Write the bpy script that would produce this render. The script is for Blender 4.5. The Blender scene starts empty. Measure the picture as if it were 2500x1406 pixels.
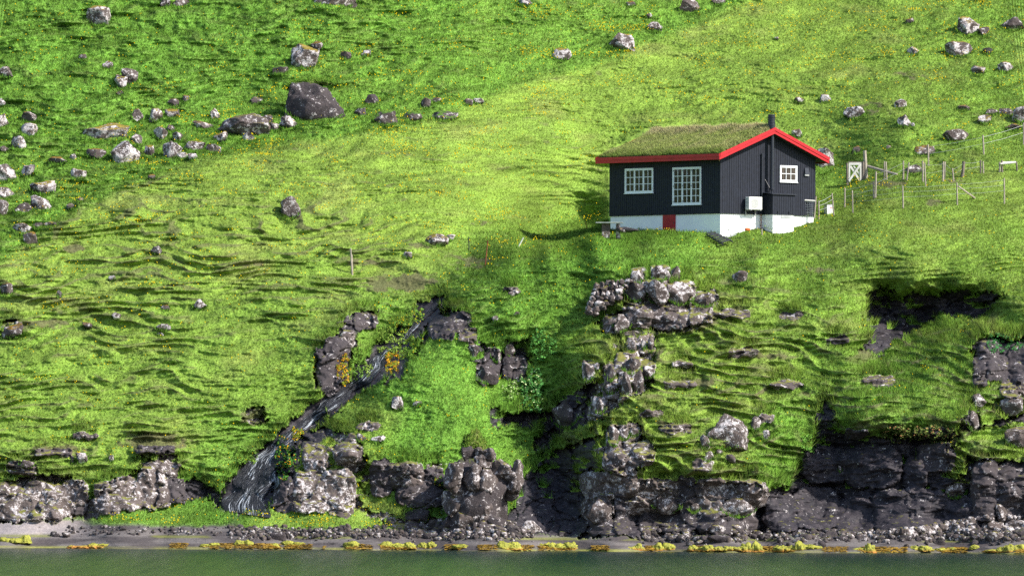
import bpy, bmesh, math, random
import numpy as np
from mathutils import Vector, Matrix

# ------------------------------------------------------------------ camera, sky, sun, exposure
FPX, CX, CY, CAMH = 20700.0, 1250.0, 703.0, 5.2
PITCH = math.atan(397.0 / FPX); ROLL = 0.0056
SUN_DIR = Vector((0.62, -0.27, 0.565)).normalized()
sc = bpy.context.scene
cam_d = bpy.data.cameras.new('camera'); cam = bpy.data.objects.new('camera', cam_d); sc.collection.objects.link(cam)
cam_d.sensor_width = 36; cam_d.lens = FPX / 2500 * 36; cam_d.clip_start = 1; cam_d.clip_end = 4000
_f = Vector((0, math.cos(PITCH), math.sin(PITCH))); _u0 = Vector((0, -math.sin(PITCH), math.cos(PITCH))); _r0 = Vector((1, 0, 0))
_r = _r0 * math.cos(ROLL) + _u0 * math.sin(ROLL); _u = _u0 * math.cos(ROLL) - _r0 * math.sin(ROLL)
M4 = Matrix((( _r.x, _u.x, -_f.x, 0), (_r.y, _u.y, -_f.y, 0), (_r.z, _u.z, -_f.z, CAMH), (0, 0, 0, 1)))
cam.matrix_world = M4
sc.camera = cam
w = bpy.data.worlds.new('World'); sc.world = w; w.use_nodes = True
nt = w.node_tree; bg = nt.nodes['Background']; sky = nt.nodes.new('ShaderNodeTexSky')
sky.sky_type = 'NISHITA'; sky.sun_disc = False
sky.sun_elevation = math.asin(SUN_DIR.z); sky.sun_rotation = math.atan2(SUN_DIR.x, SUN_DIR.y)
nt.links.new(sky.outputs[0], bg.inputs[0]); bg.inputs[1].default_value = 0.15
sl = bpy.data.lights.new('sun', 'SUN'); sl.energy = 4.6; sl.angle = math.radians(0.5); sl.color = (1, 0.95, 0.86)
so = bpy.data.objects.new('sun', sl); sc.collection.objects.link(so)
so.rotation_euler = SUN_DIR.to_track_quat('Z', 'Y').to_euler(); so.location = (60, 420, 80)
sc.view_settings.view_transform = 'Standard'; sc.view_settings.look = 'None'
sc.view_settings.exposure = 0.82; sc.view_settings.gamma = 1
sc.cycles.max_bounces = 4; sc.cycles.diffuse_bounces = 2; sc.cycles.glossy_bounces = 2; sc.cycles.transmission_bounces = 2
sc.cycles.transparent_max_bounces = 4
sc.cycles.use_denoising = False; sc.cycles.denoiser = 'OPENIMAGEDENOISE'; sc.cycles.denoising_input_passes = 'RGB_ALBEDO_NORMAL'; sc.cycles.denoising_prefilter = 'ACCURATE'

# ------------------------------------------------------------------ picture point <-> place (the photograph is 2500 x 1406)
def at(x, y, Y):
    """place at depth Y that shows at the photograph's point x, y (arrays or numbers)"""
    u = (np.asarray(x, float) - CX) / FPX; v = (CY - np.asarray(y, float)) / FPX
    d = [ _f[i] + u * _r[i] + v * _u[i] for i in range(3)]
    t = Y / d[1]
    return d[0] * t, CAMH + d[2] * t
def P(x, y, Y):
    a, b = at(x, y, Y); return Vector((float(a), float(Y), float(b)))
def topx(X, Y, Z):
    z = Z - CAMH
    c = X * _r[0] + Y * _r[1] + z * _r[2]; e = X * _u[0] + Y * _u[1] + z * _u[2]; g = X * _f[0] + Y * _f[1] + z * _f[2]
    return CX + FPX * c / g, CY - FPX * e / g
def ray(x, y):
    u = (x - CX) / FPX; v = (CY - y) / FPX
    return _f + _r * u + _u * v

# ------------------------------------------------------------------ noise
def _hash(ix, iy, s):
    h = (ix.astype(np.int64) * 374761393 + iy.astype(np.int64) * 668265263 + s * 1442695041) & 0x7fffffff
    h = ((h ^ (h >> 13)) * 1274126177) & 0x7fffffff
    h = ((h ^ (h >> 16)) * 69069 + 12345) & 0x7fffffff
    return ((h >> 7) & 0xffff) / 65535.0
def vnoise(x, y, s=0):
    ix = np.floor(x); iy = np.floor(y); fx = x - ix; fy = y - iy
    ux = fx * fx * fx * (fx * (fx * 6 - 15) + 10); uy = fy * fy * fy * (fy * (fy * 6 - 15) + 10)
    def g(a, b):
        t = _hash(ix + a, iy + b, s) * 6.28318
        return np.cos(t) * (fx - a) + np.sin(t) * (fy - b)
    n = (g(0, 0) * (1 - ux) + g(1, 0) * ux) * (1 - uy) + (g(0, 1) * (1 - ux) + g(1, 1) * ux) * uy
    return n * 1.5
def fbm(x, y, o=4, s=0, gain=.5, lac=2.03):
    t = 0; a = 1; n = 0
    for k in range(o):
        t = t + a * vnoise(x + 17.3 * k, y - 9.1 * k, s + k * 7); n += a; a *= gain; x = x * lac; y = y * lac
    return t / n
def cells(x, y, s=0):
    """nearest and second nearest distance to jittered points, random number of the nearest cell, its offset"""
    ix = np.floor(x); iy = np.floor(y)
    f1 = np.full(x.shape, 9.0); f2 = np.full(x.shape, 9.0); rid = np.zeros(x.shape); ox = np.zeros(x.shape); oy = np.zeros(x.shape)
    for a in (-1, 0, 1):
        for b in (-1, 0, 1):
            jx = ix + a; jy = iy + b
            dx = jx + .1 + .8 * _hash(jx, jy, s) - x; dy = jy + .1 + .8 * _hash(jx, jy, s + 5) - y
            d = np.sqrt(dx * dx + dy * dy); m = d < f1
            f2 = np.where(m, f1, np.minimum(f2, d)); rid = np.where(m, _hash(jx, jy, s + 9), rid)
            ox = np.where(m, dx, ox); oy = np.where(m, dy, oy); f1 = np.where(m, d, f1)
    return f1, f2, rid, ox, oy
def sm(a, b, x):
    t = np.clip((x - a) / (b - a), 0, 1); return t * t * (3 - 2 * t)

# ------------------------------------------------------------------ the hillside: depth given at picture points, blended smoothly
CTRL = [
 # beach and shore
 *[(x, 1345 + .0056 * (x - 1250), 440) for x in (-600, -200, 0, 300, 600, 900, 1250, 1500, 1800, 2100, 2500, 2900)],
 *[(x, 1400, 434) for x in (-300, 400, 1200, 2000, 2800)],
 *[(x, 1312, 444) for x in (-200, 100, 400, 700, 1000, 1300, 1600, 1900, 2200, 2500, 2700)],
 (-300,1272,447),(0,1275,446.5),(200,1268,446.8),(400,1252,447.2),(550,1262,447),(700,1262,446.8),(900,1275,446.5),(1050,1292,446),
 (1400,1298,447),(1600,1300,447),(1850,1302,447.5),(2100,1300,447.5),(2300,1295,447),(2500,1285,446.5),
 # left cliff and slope
 (-300,1170,448),(0,1175,447.6),(100,1165,447.6),(200,1150,448.2),(350,1165,448.4),(450,1180,449.2),(500,1200,450),(520,1100,450.5),
 (0,1050,450),(200,1080,450),(400,1050,451),(0,900,454.5),(300,900,455),(600,1000,452.6),(550,850,456.3),(-300,900,454),
 (0,750,459),(300,750,459.8),(600,700,461.6),(-300,700,461),(0,640,462.5),(300,600,465),(600,560,467.2),(900,600,466.6),(1000,650,464.4),(850,720,462),
 (300,480,470),(500,420,472.8),(700,380,475.3),(900,340,478),(1100,310,482),(1300,400,483),(1300,500,482),(1100,500,472),(900,480,472),(700,480,470.9),
 (0,560,467.3),(0,450,472.5),(200,400,475.5),(400,350,479),(0,250,482),(300,250,483),(600,270,484),(900,250,485),(-300,400,474),(-400,0,492),
 (0,0,492.5),(400,0,493.5),(800,0,494.5),(1200,0,500),(1600,0,504),(2000,0,506),(2500,0,504),(2900,0,504),(1200,180,491.5),(1500,200,494.5),(1500,300,491.8),(1800,200,495),
 (2100,200,494.5),(2400,200,493.5),
 # round the house
 (1440,559,482),(1440,530,486.5),(1440,500,487.2),(1370,540,485.5),(1400,560,483.5),(1460,450,488.2),(1500,400,489.4),(1400,350,488.5),(1600,330,490.5),(1900,270,492),(2050,400,486.5),(2060,470,480.5),(1700,500,482),(1900,450,483),
 (1600,555,473),(1752,583,467.3),(1720,585,466.6),(1800,575,468.4),(1842,556,470.2),(1887,573,469.4),(1935,548,472.6),(1985,538,473.4),(1800,605,466),(1950,575,470),
 (1340,600,462.6),(1450,582,463.2),(1600,576,463.8),(1700,578,465),(1450,563,480),(1600,566,469.5),(1345,586,480),(1300,580,480),(1450,577,463.6),
 (1400,625,462),(1600,625,462.3),(1200,655,461.5),(1260,612,463),(1245,585,470.5),(1150,615,468),(1125,690,461.2),(1700,620,463.4),
 # spur left of the hollow, stream gully
 (1300,640,461.8),(1300,700,459.4),(1400,680,459.8),(1450,680,459.3),(1150,720,459.3),(1100,800,456.2),(1000,900,453.4),(1000,1050,449.8),(1150,1000,451.8),(1100,1100,449),(900,1010,451.5),(850,1100,447.8),(1000,1140,447.6),
 (1070,730,461),(1000,790,459.6),(920,870,457.6),(850,950,455.6),(760,1020,454),(650,1100,451.6),(600,1180,449.8),(570,1245,448),(700,1000,453.4),
 (800,830,456.4),(780,950,453.8),(850,800,457),(700,1180,447.6),(730,1100,449.3),(800,1235,447),(1000,1240,447.5),(930,920,453.6),(1100,760,458),
 # shaded hollow
 (1230,700,459.2),(1250,800,455.8),(1250,850,456.8),(1220,920,456),(1350,900,456),(1250,1080,453.2),(1350,1080,452.8),(1380,1180,451),(1400,1260,448.8),(1180,1200,449),(1330,980,454.6),(1250,980,454),
 # spur right of the hollow
 (1430,760,457.5),(1480,760,457),(1600,690,457.6),(1600,800,456),(1500,900,451.8),(1600,900,452.4),(1500,1000,449.3),(1600,1050,448),(1750,1050,448.2),(1450,1090,447.6),
 (1480,1150,446),(1550,1190,445.2),(1700,1170,445.4),(1850,1190,445.6),(1560,1280,446.6),(1700,1240,446.4),(1500,1240,446.2),(1400,900,454),
 (1850,650,461.3),(1900,800,456.6),(1900,950,452.4),(1750,900,453.3),(2000,850,456.2),(2000,700,460.5),(1750,780,456.5),
 # right hand gullies and cliffs
 (2050,700,460.6),(2120,690,461),(2150,740,464),(2180,800,462),(2150,850,458.6),(2080,800,457.6),(2230,690,460),(2250,750,464),(2350,740,463),(2400,765,461.3),(2440,710,460),(2350,690,460.3),
 (2300,850,455.8),(2200,950,452),(2100,1025,449.4),(2250,1040,448.2),(2350,1020,448.8),(2330,900,454),(2000,1000,451.5),
 (2050,1080,451.5),(1960,1180,450.6),(2100,1180,449.8),(2300,1150,448.6),(2250,1080,449.8),(1930,1100,449.5),(2000,1270,449),(2330,1200,448),
 (2400,840,455.4),(2450,900,454.4),(2400,800,455.6),(2490,1000,451.4),(2400,1050,449),(2450,1110,447.4),(2450,1200,447.6),(2700,800,455),(2700,1100,448),
 (2200,600,464),(2450,620,463.4),(2100,560,467.6),(2300,520,470.4),(2480,500,472.4),(2150,490,474.4),(2300,450,476.5),(2480,422,479),(2290,420,481),(2150,435,480),(2800,500,472),
 (2300,380,482.5),(2450,350,484),(2200,330,485.5),(2700,300,486)]
_c = np.array(CTRL, float); _cX, _cZ = at(_c[:, 0], _c[:, 1], _c[:, 2])
_c = np.stack([_cX, _cZ, _c[:, 2]], 1)
_extra = []
for X in (-140, -70, 0, 70, 140):
    for Z in (60, 100, 150): _extra.append((X, Z, 500 + (Z - 30) * 1.25))
for X in (-140, -90, 90, 140):
    for Z, YY in ((0, 440), (2, 447), (8, 454), (17, 466), (30, 492)): _extra.append((X, Z, YY))
_c = np.vstack([_c, np.array(_extra, float)])
_K = np.sqrt(((_c[:, None, :2] - _c[None, :, :2]) ** 2).sum(2) + .12)
_n = len(_c); _A = np.zeros((_n + 3, _n + 3)); _A[:_n, :_n] = _K - np.eye(_n) * .25; _A[:_n, _n] = 1; _A[:_n, n1 := _n + 1] = _c[:, 0]; _A[:_n, _n + 2] = _c[:, 1]
_A[_n:, :_n] = _A[:_n, _n:].T
_W = np.linalg.solve(_A, np.concatenate([_c[:, 2], [0, 0, 0]]))
def macro(X, Z):
    r = _W[_n] + _W[_n + 1] * X + _W[_n + 2] * Z
    for i in range(_n):
        r = r + _W[i] * np.sqrt((X - _c[i, 0]) ** 2 + (Z - _c[i, 1]) ** 2 + .12)
    return r

def poly_in(px, py, pts):
    ins = np.zeros(px.shape, bool); n = len(pts)
    xs = [p[0] for p in pts]; ys = [p[1] for p in pts]
    sel = (px > min(xs)) & (px < max(xs)) & (py > min(ys)) & (py < max(ys))
    a = px[sel]; b = py[sel]; r = np.zeros(a.shape, bool)
    for i in range(n):
        x1, y1 = pts[i]; x2, y2 = pts[(i + 1) % n]
        if y1 == y2: continue
        c = ((y1 > b) != (y2 > b)) & (a < (x2 - x1) * (b - y1) / (y2 - y1) + x1)
        r ^= c
    ins[sel] = r
    return ins
def blend_map(px, py, pts, R=120.0):
    """soft value map: pts (x, y, value, reach)"""
    num = np.zeros(px.shape); den = np.full(px.shape, 1e-9)
    for x, y, v, r in pts:
        wgt = np.exp(-((px - x) ** 2 + ((py - y) * 1.2) ** 2) / (2 * r * r))
        num += wgt * v; den += wgt
    return num / den

# bare rock on the hillside: (tone, outline); tone 0 pale lichen rock, 1 dark wet rock
ROCK = [
 (.42, [(-400,1150),(0,1172),(120,1162),(205,1178),(215,1215),(240,1215),(262,1180),(320,1158),(430,1165),(455,1190),(440,1228),(330,1246),(180,1272),(0,1278),(-400,1280)]),
 (.9, [(440,1170),(500,1185),(540,1200),(550,1255),(500,1215),(440,1235)]),
 (1., [(1065,722),(1100,735),(1045,800),(1002,860),(985,915),(905,950),(790,1030),(745,1060),(705,1130),(692,1190),(640,1255),(542,1255),(548,1190),(600,1130),(680,1060),(760,990),(850,930),(885,880),(925,830),(1000,790),(1020,750)]),
 (.8, [(858,770),(925,755),(905,795),(865,830),(872,850),(852,910),(790,972),(768,930),(768,870),(800,832)]),
 (.7, [(1040,800),(1088,752),(1140,780),(1165,832),(1120,806),(1062,826),(1010,870)]),
 (.35, [(715,1095),(840,1060),(880,1090),(905,1150),(1000,1125),(1085,1130),(1085,1290),(960,1292),(860,1245),(730,1252),(668,1244),(700,1150)]),
 (.9, [(665,1190),(700,1120),(740,1060),(800,1040),(830,1060),(730,1110),(720,1200),(680,1245)]),
 (.9, [(1145,840),(1200,860),(1295,830),(1285,900),(1205,938),(1160,900)]),
 (.9, [(1335,1010),(1400,965),(1452,935),(1485,985),(1440,1030),(1360,1062),(1330,1120),(1305,1098)]),
 (1., [(1190,1000),(1250,1010),(1330,1000),(1335,1040),(1280,1045),(1200,1040)]),
 (1., [(1330,1130),(1400,1085),(1480,1062),(1490,1160),(1440,1220),(1500,1235),(1860,1235),(1870,1312),(1080,1312),(1250,1255),(1275,1170)]),
 (.35, [(1455,1140),(1560,1180),(1640,1195),(1700,1180),(1860,1185),(1872,1215),(1858,1250),(1760,1262),(1640,1250),(1540,1262),(1455,1255),(1440,1200)]),
 (.3, [(1475,905),(1500,850),(1560,818),(1602,840),(1592,950),(1505,1000),(1445,1060),(1432,1000)]),
 (.4, [(1450,792),(1545,742),(1742,700),(1762,742),(1690,808),(1560,832),(1468,815)]),
 (.3, [(1488,1040),(1560,1038),(1602,1110),(1560,1150),(1475,1145),(1445,1112)]),
 (1., [(1850,1235),(1880,1200),(1930,1192),(1988,1082),(1985,1010),(2030,975),(2045,1058),(2200,1074),(2322,1066),(2350,1010),(2405,950),(2366,860),(2400,826),(2900,800),(2900,1312),(1850,1312)]),
 (1., [(2112,725),(2150,700),(2185,712),(2204,742),(2240,712),(2290,730),(2330,708),(2380,718),(2450,720),(2432,750),(2395,784),(2300,772),(2235,806),(2195,838),(2150,876),(2096,852),(2128,815),(2100,790),(2122,755)]),
 (.6, [(600,1000),(650,995),(655,1030),(620,1045),(598,1025)]),
 (.4,[(330,1120),(430,1115),(450,1160),(360,1165)]),
 (.5, [(0,790),(50,785),(60,815),(10,828)]), (.8,[(1,1),(2,1),(2,2)]),
 (.5,[(1490,820),(1600,815),(1600,870),(1500,890)])]
GRASSY = [[(2330,1060),(2420,1040),(2900,1050),(2900,1120),(2440,1130),(2345,1110)], [(2305,1100),(2345,1080),(2362,1120),(2345,1168),(2310,1165)],
          [(880,1215),(960,1205),(1060,1230),(1100,1270),(960,1262),(885,1245)], [(2360,950),(2480,930),(2500,1010),(2400,1040)],
          [(900,1160),(1000,1125),(1090,1150),(1090,1190),(1060,1170),(980,1150)], [(2360,1040),(2360,980),(2340,1010)]]
SOIL = [(470,495,60,12,.35),(1000,690,55,22,.9),(930,695,40,18,.8),(180,606,22,10,1),(1030,600,30,8,.7),(880,640,90,12,.5),(110,790,80,10,.7),(600,648,60,8,.5),
        (1660,780,90,30,.9),(1180,545,30,8,.4),(2220,185,70,18,.35),(2120,265,60,25,.35),(1150,640,60,20,.5),(2330,440,30,8,.5),(2280,495,25,10,.6),(1700,935,50,9,.8),(1650,1045,45,9,.7),(1815,866,45,10,.7),(2145,930,45,12,.8),(385,1092,60,11,1),(1780,760,50,9,.6),(1900,870,60,9,.6),(2000,660,50,9,.5),(1960,960,40,10,.5),(380,1080,70,22,.9),(140,1100,70,15,.7),(620,1015,30,22,.8),(2170,450,50,12,.6)]
# lushness: 1 deep green, 0 dry yellow green
LUSH = [(100,100,1,160),(400,100,1,160),(800,80,.95,160),(1150,60,.9,150),(1200,170,.85,90),(500,250,1,120),(200,300,1,120),(850,220,.8,90),(1000,255,.8,60),(100,450,.75,80),(0,600,.5,60),
 (1450,80,.75,90),(1700,60,.55,90),(1400,130,.6,60),(500,450,.25,90),(750,380,.3,100),(1000,400,.25,120),(1300,300,.25,120),(1600,200,.3,120),(1900,150,.3,100),(2100,120,.25,100),(2300,60,.55,90),(2480,60,.6,60),
 (2400,200,.5,80),(2200,250,.35,90),(2300,340,.5,60),(2450,380,.5,60),(2100,380,.45,70),(2050,420,.8,30),(2350,430,.3,60),(2450,450,.05,60),(2250,560,.3,100),(2450,600,.4,70),(1950,600,.5,80),(2100,530,.25,60),
 (300,560,.15,100),(600,560,.15,120),(900,540,.2,100),(1200,480,.2,110),(1350,540,.25,50),(200,700,.2,120),(600,640,.1,80),(1000,680,.15,60),(700,730,.55,80),(950,740,.8,40),(300,780,.35,100),(600,820,.35,100),
 (100,900,.4,90),(400,950,.35,120),(100,1080,.35,80),(350,1060,.2,60),(560,1080,.8,60),(620,950,.5,60),(500,1200,1,40),(700,940,.5,40),
 (1250,640,1,70),(1400,620,1,70),(1600,620,.9,60),(1300,740,1,70),(1150,740,.7,60),(1080,900,.95,80),(1080,1030,1,80),(1250,900,.9,60),(1200,1100,.9,60),(1050,1130,.9,40),(900,1030,.35,40),(820,1120,.2,50),
 (1480,800,.3,50),(1650,850,.25,80),(1850,760,.3,90),(1600,1000,.2,90),(1800,950,.3,90),(1750,1120,.25,60),(1900,1050,.9,50),(1900,1150,.9,40),(1850,660,.6,60),(2000,700,.6,70),(2100,760,.4,50),(2000,900,.55,70),
 (2200,920,.8,60),(2300,820,.6,50),(2150,1010,.8,60),(2300,1000,.6,60),(2400,690,.5,60),(2430,1090,.3,50),(2340,1110,.4,30),(350,1250,.8,60),(800,1270,.4,60),(1850,1180,.7,30)]
# strength of the sheep terraces
TERR = [(300,150,.85,200),(900,100,.85,200),(600,250,.4,80),(1500,100,.6,150),(2000,100,.35,200),(2300,150,.5,150),(1700,250,.4,200),(1200,300,.45,120),(600,400,.4,90),(900,400,.5,120),(1300,450,.6,120),(300,560,.9,80),
 (700,560,1,110),(1100,560,.6,90),(300,680,1.35,130),(700,660,1.3,120),(60,600,1.1,80),(1000,640,.8,60),(200,800,.9,120),(600,830,.35,100),(400,950,.9,120),(100,1000,1,100),(300,1080,1,80),(1000,950,.3,80),(1100,1050,.3,60),(1200,700,.8,80),
 (1400,650,.5,60),(1600,620,.4,60),(1700,850,1,120),(1900,750,.8,120),(1600,1000,1,100),(1800,1100,1,80),(2000,650,.4,80),(2200,600,.45,100),(2400,600,.4,100),(2300,500,.3,100),(2000,550,.3,80),(2200,900,.9,100),(2000,900,.8,60),(2300,380,.5,90),(1850,600,.4,60),(350,1240,.1,60),(750,1240,.1,60)]

# jointed blocks of bedrock: outline and tone
BLOCKS = [(-20,1177,60,1272,0.36),(40,1190,112,1270,0.36),(60,1172,130,1222,0.22),(106,1182,170,1268,0.36),(150,1170,216,1234,0.36),(168,1218,212,1258,0.72),(70,1226,110,1270,0.22),(230,1174,300,1254,0.36),(268,1164,344,1246,0.36),(300,1196,336,1246,0.22),(338,1132,412,1240,0.36),(398,1164,450,1226,0.72),(372,1176,420,1236,0.45),(712,1148,800,1252,0.22),(780,1146,868,1246,0.22),(816,1080,886,1130,0.45),(668,1164,722,1250,0.72),(740,1084,800,1150,0.36),(800,1226,862,1262,0.45),(904,1120,958,1212,0.72),(950,1128,1036,1196,0.45),(1030,1140,1084,1200,0.72),(966,1180,1080,1240,0.72),(1416,1150,1502,1222,0.36),(1420,1212,1496,1272,0.36),(1494,1138,1556,1210,0.36),(1500,1200,1540,1270,0.72),(1532,1168,1660,1222,0.36),(1528,1212,1664,1256,0.36),(1646,1164,1702,1252,0.72),(1700,1166,1776,1260,0.36),(1762,1172,1876,1240,0.36),(1764,1222,1846,1264,0.22),(1560,1246,1700,1300,0.72),(1700,1252,1850,1304,0.72),(1430,1264,1540,1306,0.72),(1866,1206,1950,1296,0.9),(1936,1190,2048,1290,0.9),(2036,1216,2140,1300,0.9),(2128,1196,2230,1300,0.9),(2206,1120,2262,1200,0.9),(2216,1196,2320,1296,0.9),(2060,1090,2200,1190,0.9),(1960,1090,2070,1180,0.9),(2240,1080,2330,1150,0.72),(2130,1240,2200,1290,0.9),(2314,1210,2378,1286,0.9),(2370,1120,2440,1270,0.72),(2430,1130,2520,1264,0.72),(2420,1180,2474,1240,0.45),(2490,1110,2570,1280,0.72),(2372,874,2410,950,0.72),(2408,868,2468,932,0.72),(2458,846,2530,944,0.72),(2384,832,2440,880,0.72),(2440,930,2500,972,0.45),(1180,850,1224,900,0.72),(1226,868,1286,930,0.72),(1160,886,1220,938,0.72),(866,762,920,806,0.72),(792,824,858,884,0.72),(776,868,850,964,0.72),(832,806,872,850,0.45),(1046,770,1110,830,0.72),(1096,762,1150,812,0.72),(1120,800,1168,838,0.45),(1588,647,1637,690,0.25),(1527,686,1582,738,0.3),(1574,682,1636,742,0.22),(1626,686,1700,746,0.2),(1690,712,1750,752,0.5),(1537,654,1580,694,0.35),(1518,735,1600,800,0.45),(1590,740,1680,806,0.5),(1670,742,1740,790,0.45),(1470,770,1530,812,0.4),(1530,822,1560,866,0.3),(1556,815,1600,862,0.28),(1500,860,1566,914,0.35),(1560,884,1600,930,0.35),(1470,890,1506,934,0.35),(1510,905,1548,964,0.4),(1542,900,1576,962,0.35),(1468,930,1512,974,0.35),(1440,966,1484,1016,0.35),(1422,878,1456,934,0.3),(1480,1036,1518,1096,0.3),(1506,1034,1546,1080,0.3),(1536,1040,1566,1072,0.35),(1470,1090,1530,1150,0.45),(1520,1076,1600,1140,0.4),(1610,1035,1690,1058,0.5),(1620,928,1700,950,0.5),(1780,850,1850,872,0.55),(2105,918,2185,940,0.6),(1740,756,1830,776,0.55),(1880,930,1960,950,0.55),(1560,1002,1620,1018,0.45),(1690,1120,1740,1150,0.4),(1900,760,1960,780,0.6),(2020,820,2070,842,0.7),(1640,880,1690,900,0.5),(870,1030,930,1052,0.5),(840,1060,872,1100,0.45),(330,1086,430,1108,0.7),(350,1124,440,1164,0.45),(90,1094,176,1114,0.6),(180,1056,240,1072,0.5),(1100,770,1150,800,0.6),(1230,700,1270,718,0.5),(20,1126,90,1160,0.5),(1850,1010,1890,1030,0.45),(2230,1044,2330,1070,0.8),(2060,1048,2120,1070,0.8)]
def rock_mask(px, py):
    wx = px + 22 * fbm(px / 40, py / 40, 3, 3) + 9 * vnoise(px / 9, py / 9, 4); wy = py + 22 * fbm(px / 40, py / 34, 3, 8) + 14 * np.abs(vnoise(px / 11, py / 15, 9))
    rk = np.zeros(px.shape); tone = np.zeros(px.shape)
    for t, pts in ROCK:
        m = poly_in(wx, wy, pts); rk[m] = 1; tone[m] = t
    for pts in GRASSY:
        m = poly_in(wx, wy, pts); rk[m] = 0
    return rk, tone
def saw(q, lip):
    q = q - np.floor(q)
    t = np.where(q < lip, q / lip, (1 - q) / (1 - lip)); return -(t * .6 + .4 * t * t * (3 - 2 * t))
def surf(X, Z, full=False):
    """depth of the hillside at X, Z with its terraces, humps and rock faces"""
    Y0 = macro(X, Z)
    px, py = topx(X, Y0, Z)
    rk, tone = rock_mask(px, py)
    core = (np.abs(X) < 47) & (Z < 44)
    terr = blend_map(px, py, TERR) * core
    lush = np.clip(blend_map(px, py, LUSH) + .22 * fbm(X / 3.2, Z / 1.5, 3, 77), 0, 1)
    land = sm(.9, 2.0, Z)
    ln_ = np.interp(px, [-400, 0, 130, 330, 450, 700, 950, 1200, 1500, 1700, 1950], [800, 640, 545, 452, 402, 348, 320, 236, 136, 62, -60]) + 14 * fbm(px / 90, py / 60, 2, 78) - py
    near = np.exp(-(ln_ / 130) ** 2) * (px < 1950)
    lush = lush * (1 - near) + near * (.88 * sm(-14, 14, ln_) + .22 * (1 - sm(-14, 14, ln_)))
    # humps
    low = .8 + .2 * sm(300, 800, py)
    Y = Y0 + land * ((.7 + .6 * sm(1300, 1500, px) * sm(600, 750, py)) * fbm(X / 5.5, Z / 2.6, 3, 11) + low * (.08 + .10 * terr + .85 * lush * sm(1400, 1000, px) * sm(760, 500, py) + .5 * terr * sm(1350, 1600, px)) * (.8 * fbm(X / 1.9, Z / .85, 3, 12) + .5 * np.abs(fbm(X / 2.6 + .5 * fbm(X / 2, Z, 2, 14), Z / 1.0, 2, 13))))
    # terraces: two families of phase lines
    right = sm(1350, 1600, px) * sm(560, 700, py)
    wq = 1.9 * fbm(X / 8.0, Z / 3.4, 2, 21) + .26 * fbm(X / 1.8, Z / 1.0, 3, 22)
    wq2 = 1.7 * fbm(X / 6.0, Z / 2.8, 2, 25) + .26 * fbm(X / 1.6, Z / 1.0, 3, 26)
    q1 = (Z + wq - (1 - right) * .07 * X + right * .20 * X) / .60
    q2 = (Z + wq2 - .02 * X - right * .24 * X) / .86
    a1 = np.clip(.75 + 1.2 * fbm(X / 5, Z / 1.3, 3, 31), 0, 1.2); a2 = np.clip(.55 + 1.3 * fbm(X / 4.5, Z / 1.3, 3, 35), 0, 1.2)
    lip = .64
    o1 = saw(q1, lip); o2 = saw(q2, lip)
    grass = (1 - rk) * land
    Y = Y + terr * grass * (.46 * a1 * o1 + .38 * a2 * o2) * (1.15 + .2 * right) * (1 - .3 * lush)
    q3 = (Z + .9 * fbm(X / 5.5, Z / 1.8, 2, 27) - .05 * X) / .38; Y = Y + terr * grass * .17 * np.clip(.7 + 1.2 * fbm(X / 6, Z / 1.2, 2, 37), 0, 1.3) * saw(q3, .6)
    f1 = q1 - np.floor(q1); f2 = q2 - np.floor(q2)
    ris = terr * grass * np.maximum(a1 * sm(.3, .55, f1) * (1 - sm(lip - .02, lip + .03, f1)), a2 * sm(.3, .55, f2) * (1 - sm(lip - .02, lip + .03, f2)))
    # tussocks
    Y = Y + grass * ((.06 + .14 * lush) * fbm(X / .55, Z / .26, 3, 41) + .05 * vnoise(X / .16, Z / .11, 43))
    # rock faces: tilted blocks with cracks, twice
    wa = .5 * fbm(X / 1.2, Z / 1.2, 3, 50); wb = .5 * fbm(X / 1.2, Z / 1.2, 3, 51)
    c1 = cells(X / 1.9 + wa, Z / 1.3 + wb, 52); c2 = cells(X / .62 + wa, Z / .48 + wb, 61)
    k1 = sm(0, .10, c1[1] - c1[0]); k2 = sm(0, .12, c2[1] - c2[0])
    rb = 1.3 * (c1[2] - .5) + 1.1 * (c1[3] * (c1[2] * 7 % 1 - .5) + c1[4] * (c1[2] * 13 % 1 - .25)) + .3 * (1 - k1)
    rb += .30 * (c2[2] - .5) + .42 * (c2[3] * (c2[2] * 7 % 1 - .5) + c2[4] * (c2[2] * 11 % 1 - .3)) + .08 * (1 - k2) * (c2[2] > .5)
    rb += .55 * np.abs(fbm(X / 1.6, Z / .9, 4, 64)) + .22 * fbm(X / .35, Z / .25, 4, 66)
    rb *= k1 * .25 + .75
    bh = np.zeros(px.shape); u_ = px + 9 * fbm(px / 26, py / 26, 3, 90); v_ = py + 9 * fbm(px / 26, py / 26, 3, 91)
    for k, (x0, y0, x1, y1, t) in enumerate(BLOCKS):
        sel = (px > x0 - 16) & (px < x1 + 16) & (py > y0 - 16) & (py < y1 + 16) & core
        if not sel.any(): continue
        a = (u_[sel] - (x0 + x1) / 2) / (x1 - x0) * 1.9; b = (v_[sel] - (y0 + y1) / 2) / (y1 - y0) * 1.9
        ta = math.sin(k * 2.4) * .22; tb_ = math.cos(k * 1.7) * .18
        r = (np.abs(a) ** 3.4 + np.abs(b) ** 3.4) ** (1 / 3.4); hh = np.clip(1 - r ** 5, 0, 1) ** .5 * (.75 + ta * a + tb_ * b)
        hh = np.minimum(hh, .80 + .42 * (a * math.cos(k * 3.1) + b * math.sin(k * 3.1))); hh = np.minimum(hh, .85 - .5 * (a * math.cos(k * 1.3 + 1) + b * math.sin(k * 1.3 + 1)))
        hh = np.maximum(hh, 0) * (x1 - x0 + y1 - y0) / 2 / 44 * .42
        m = (hh > bh[sel]) & (r < 1); q = bh[sel]; q[m] = hh[m]; bh[sel] = q
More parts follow.
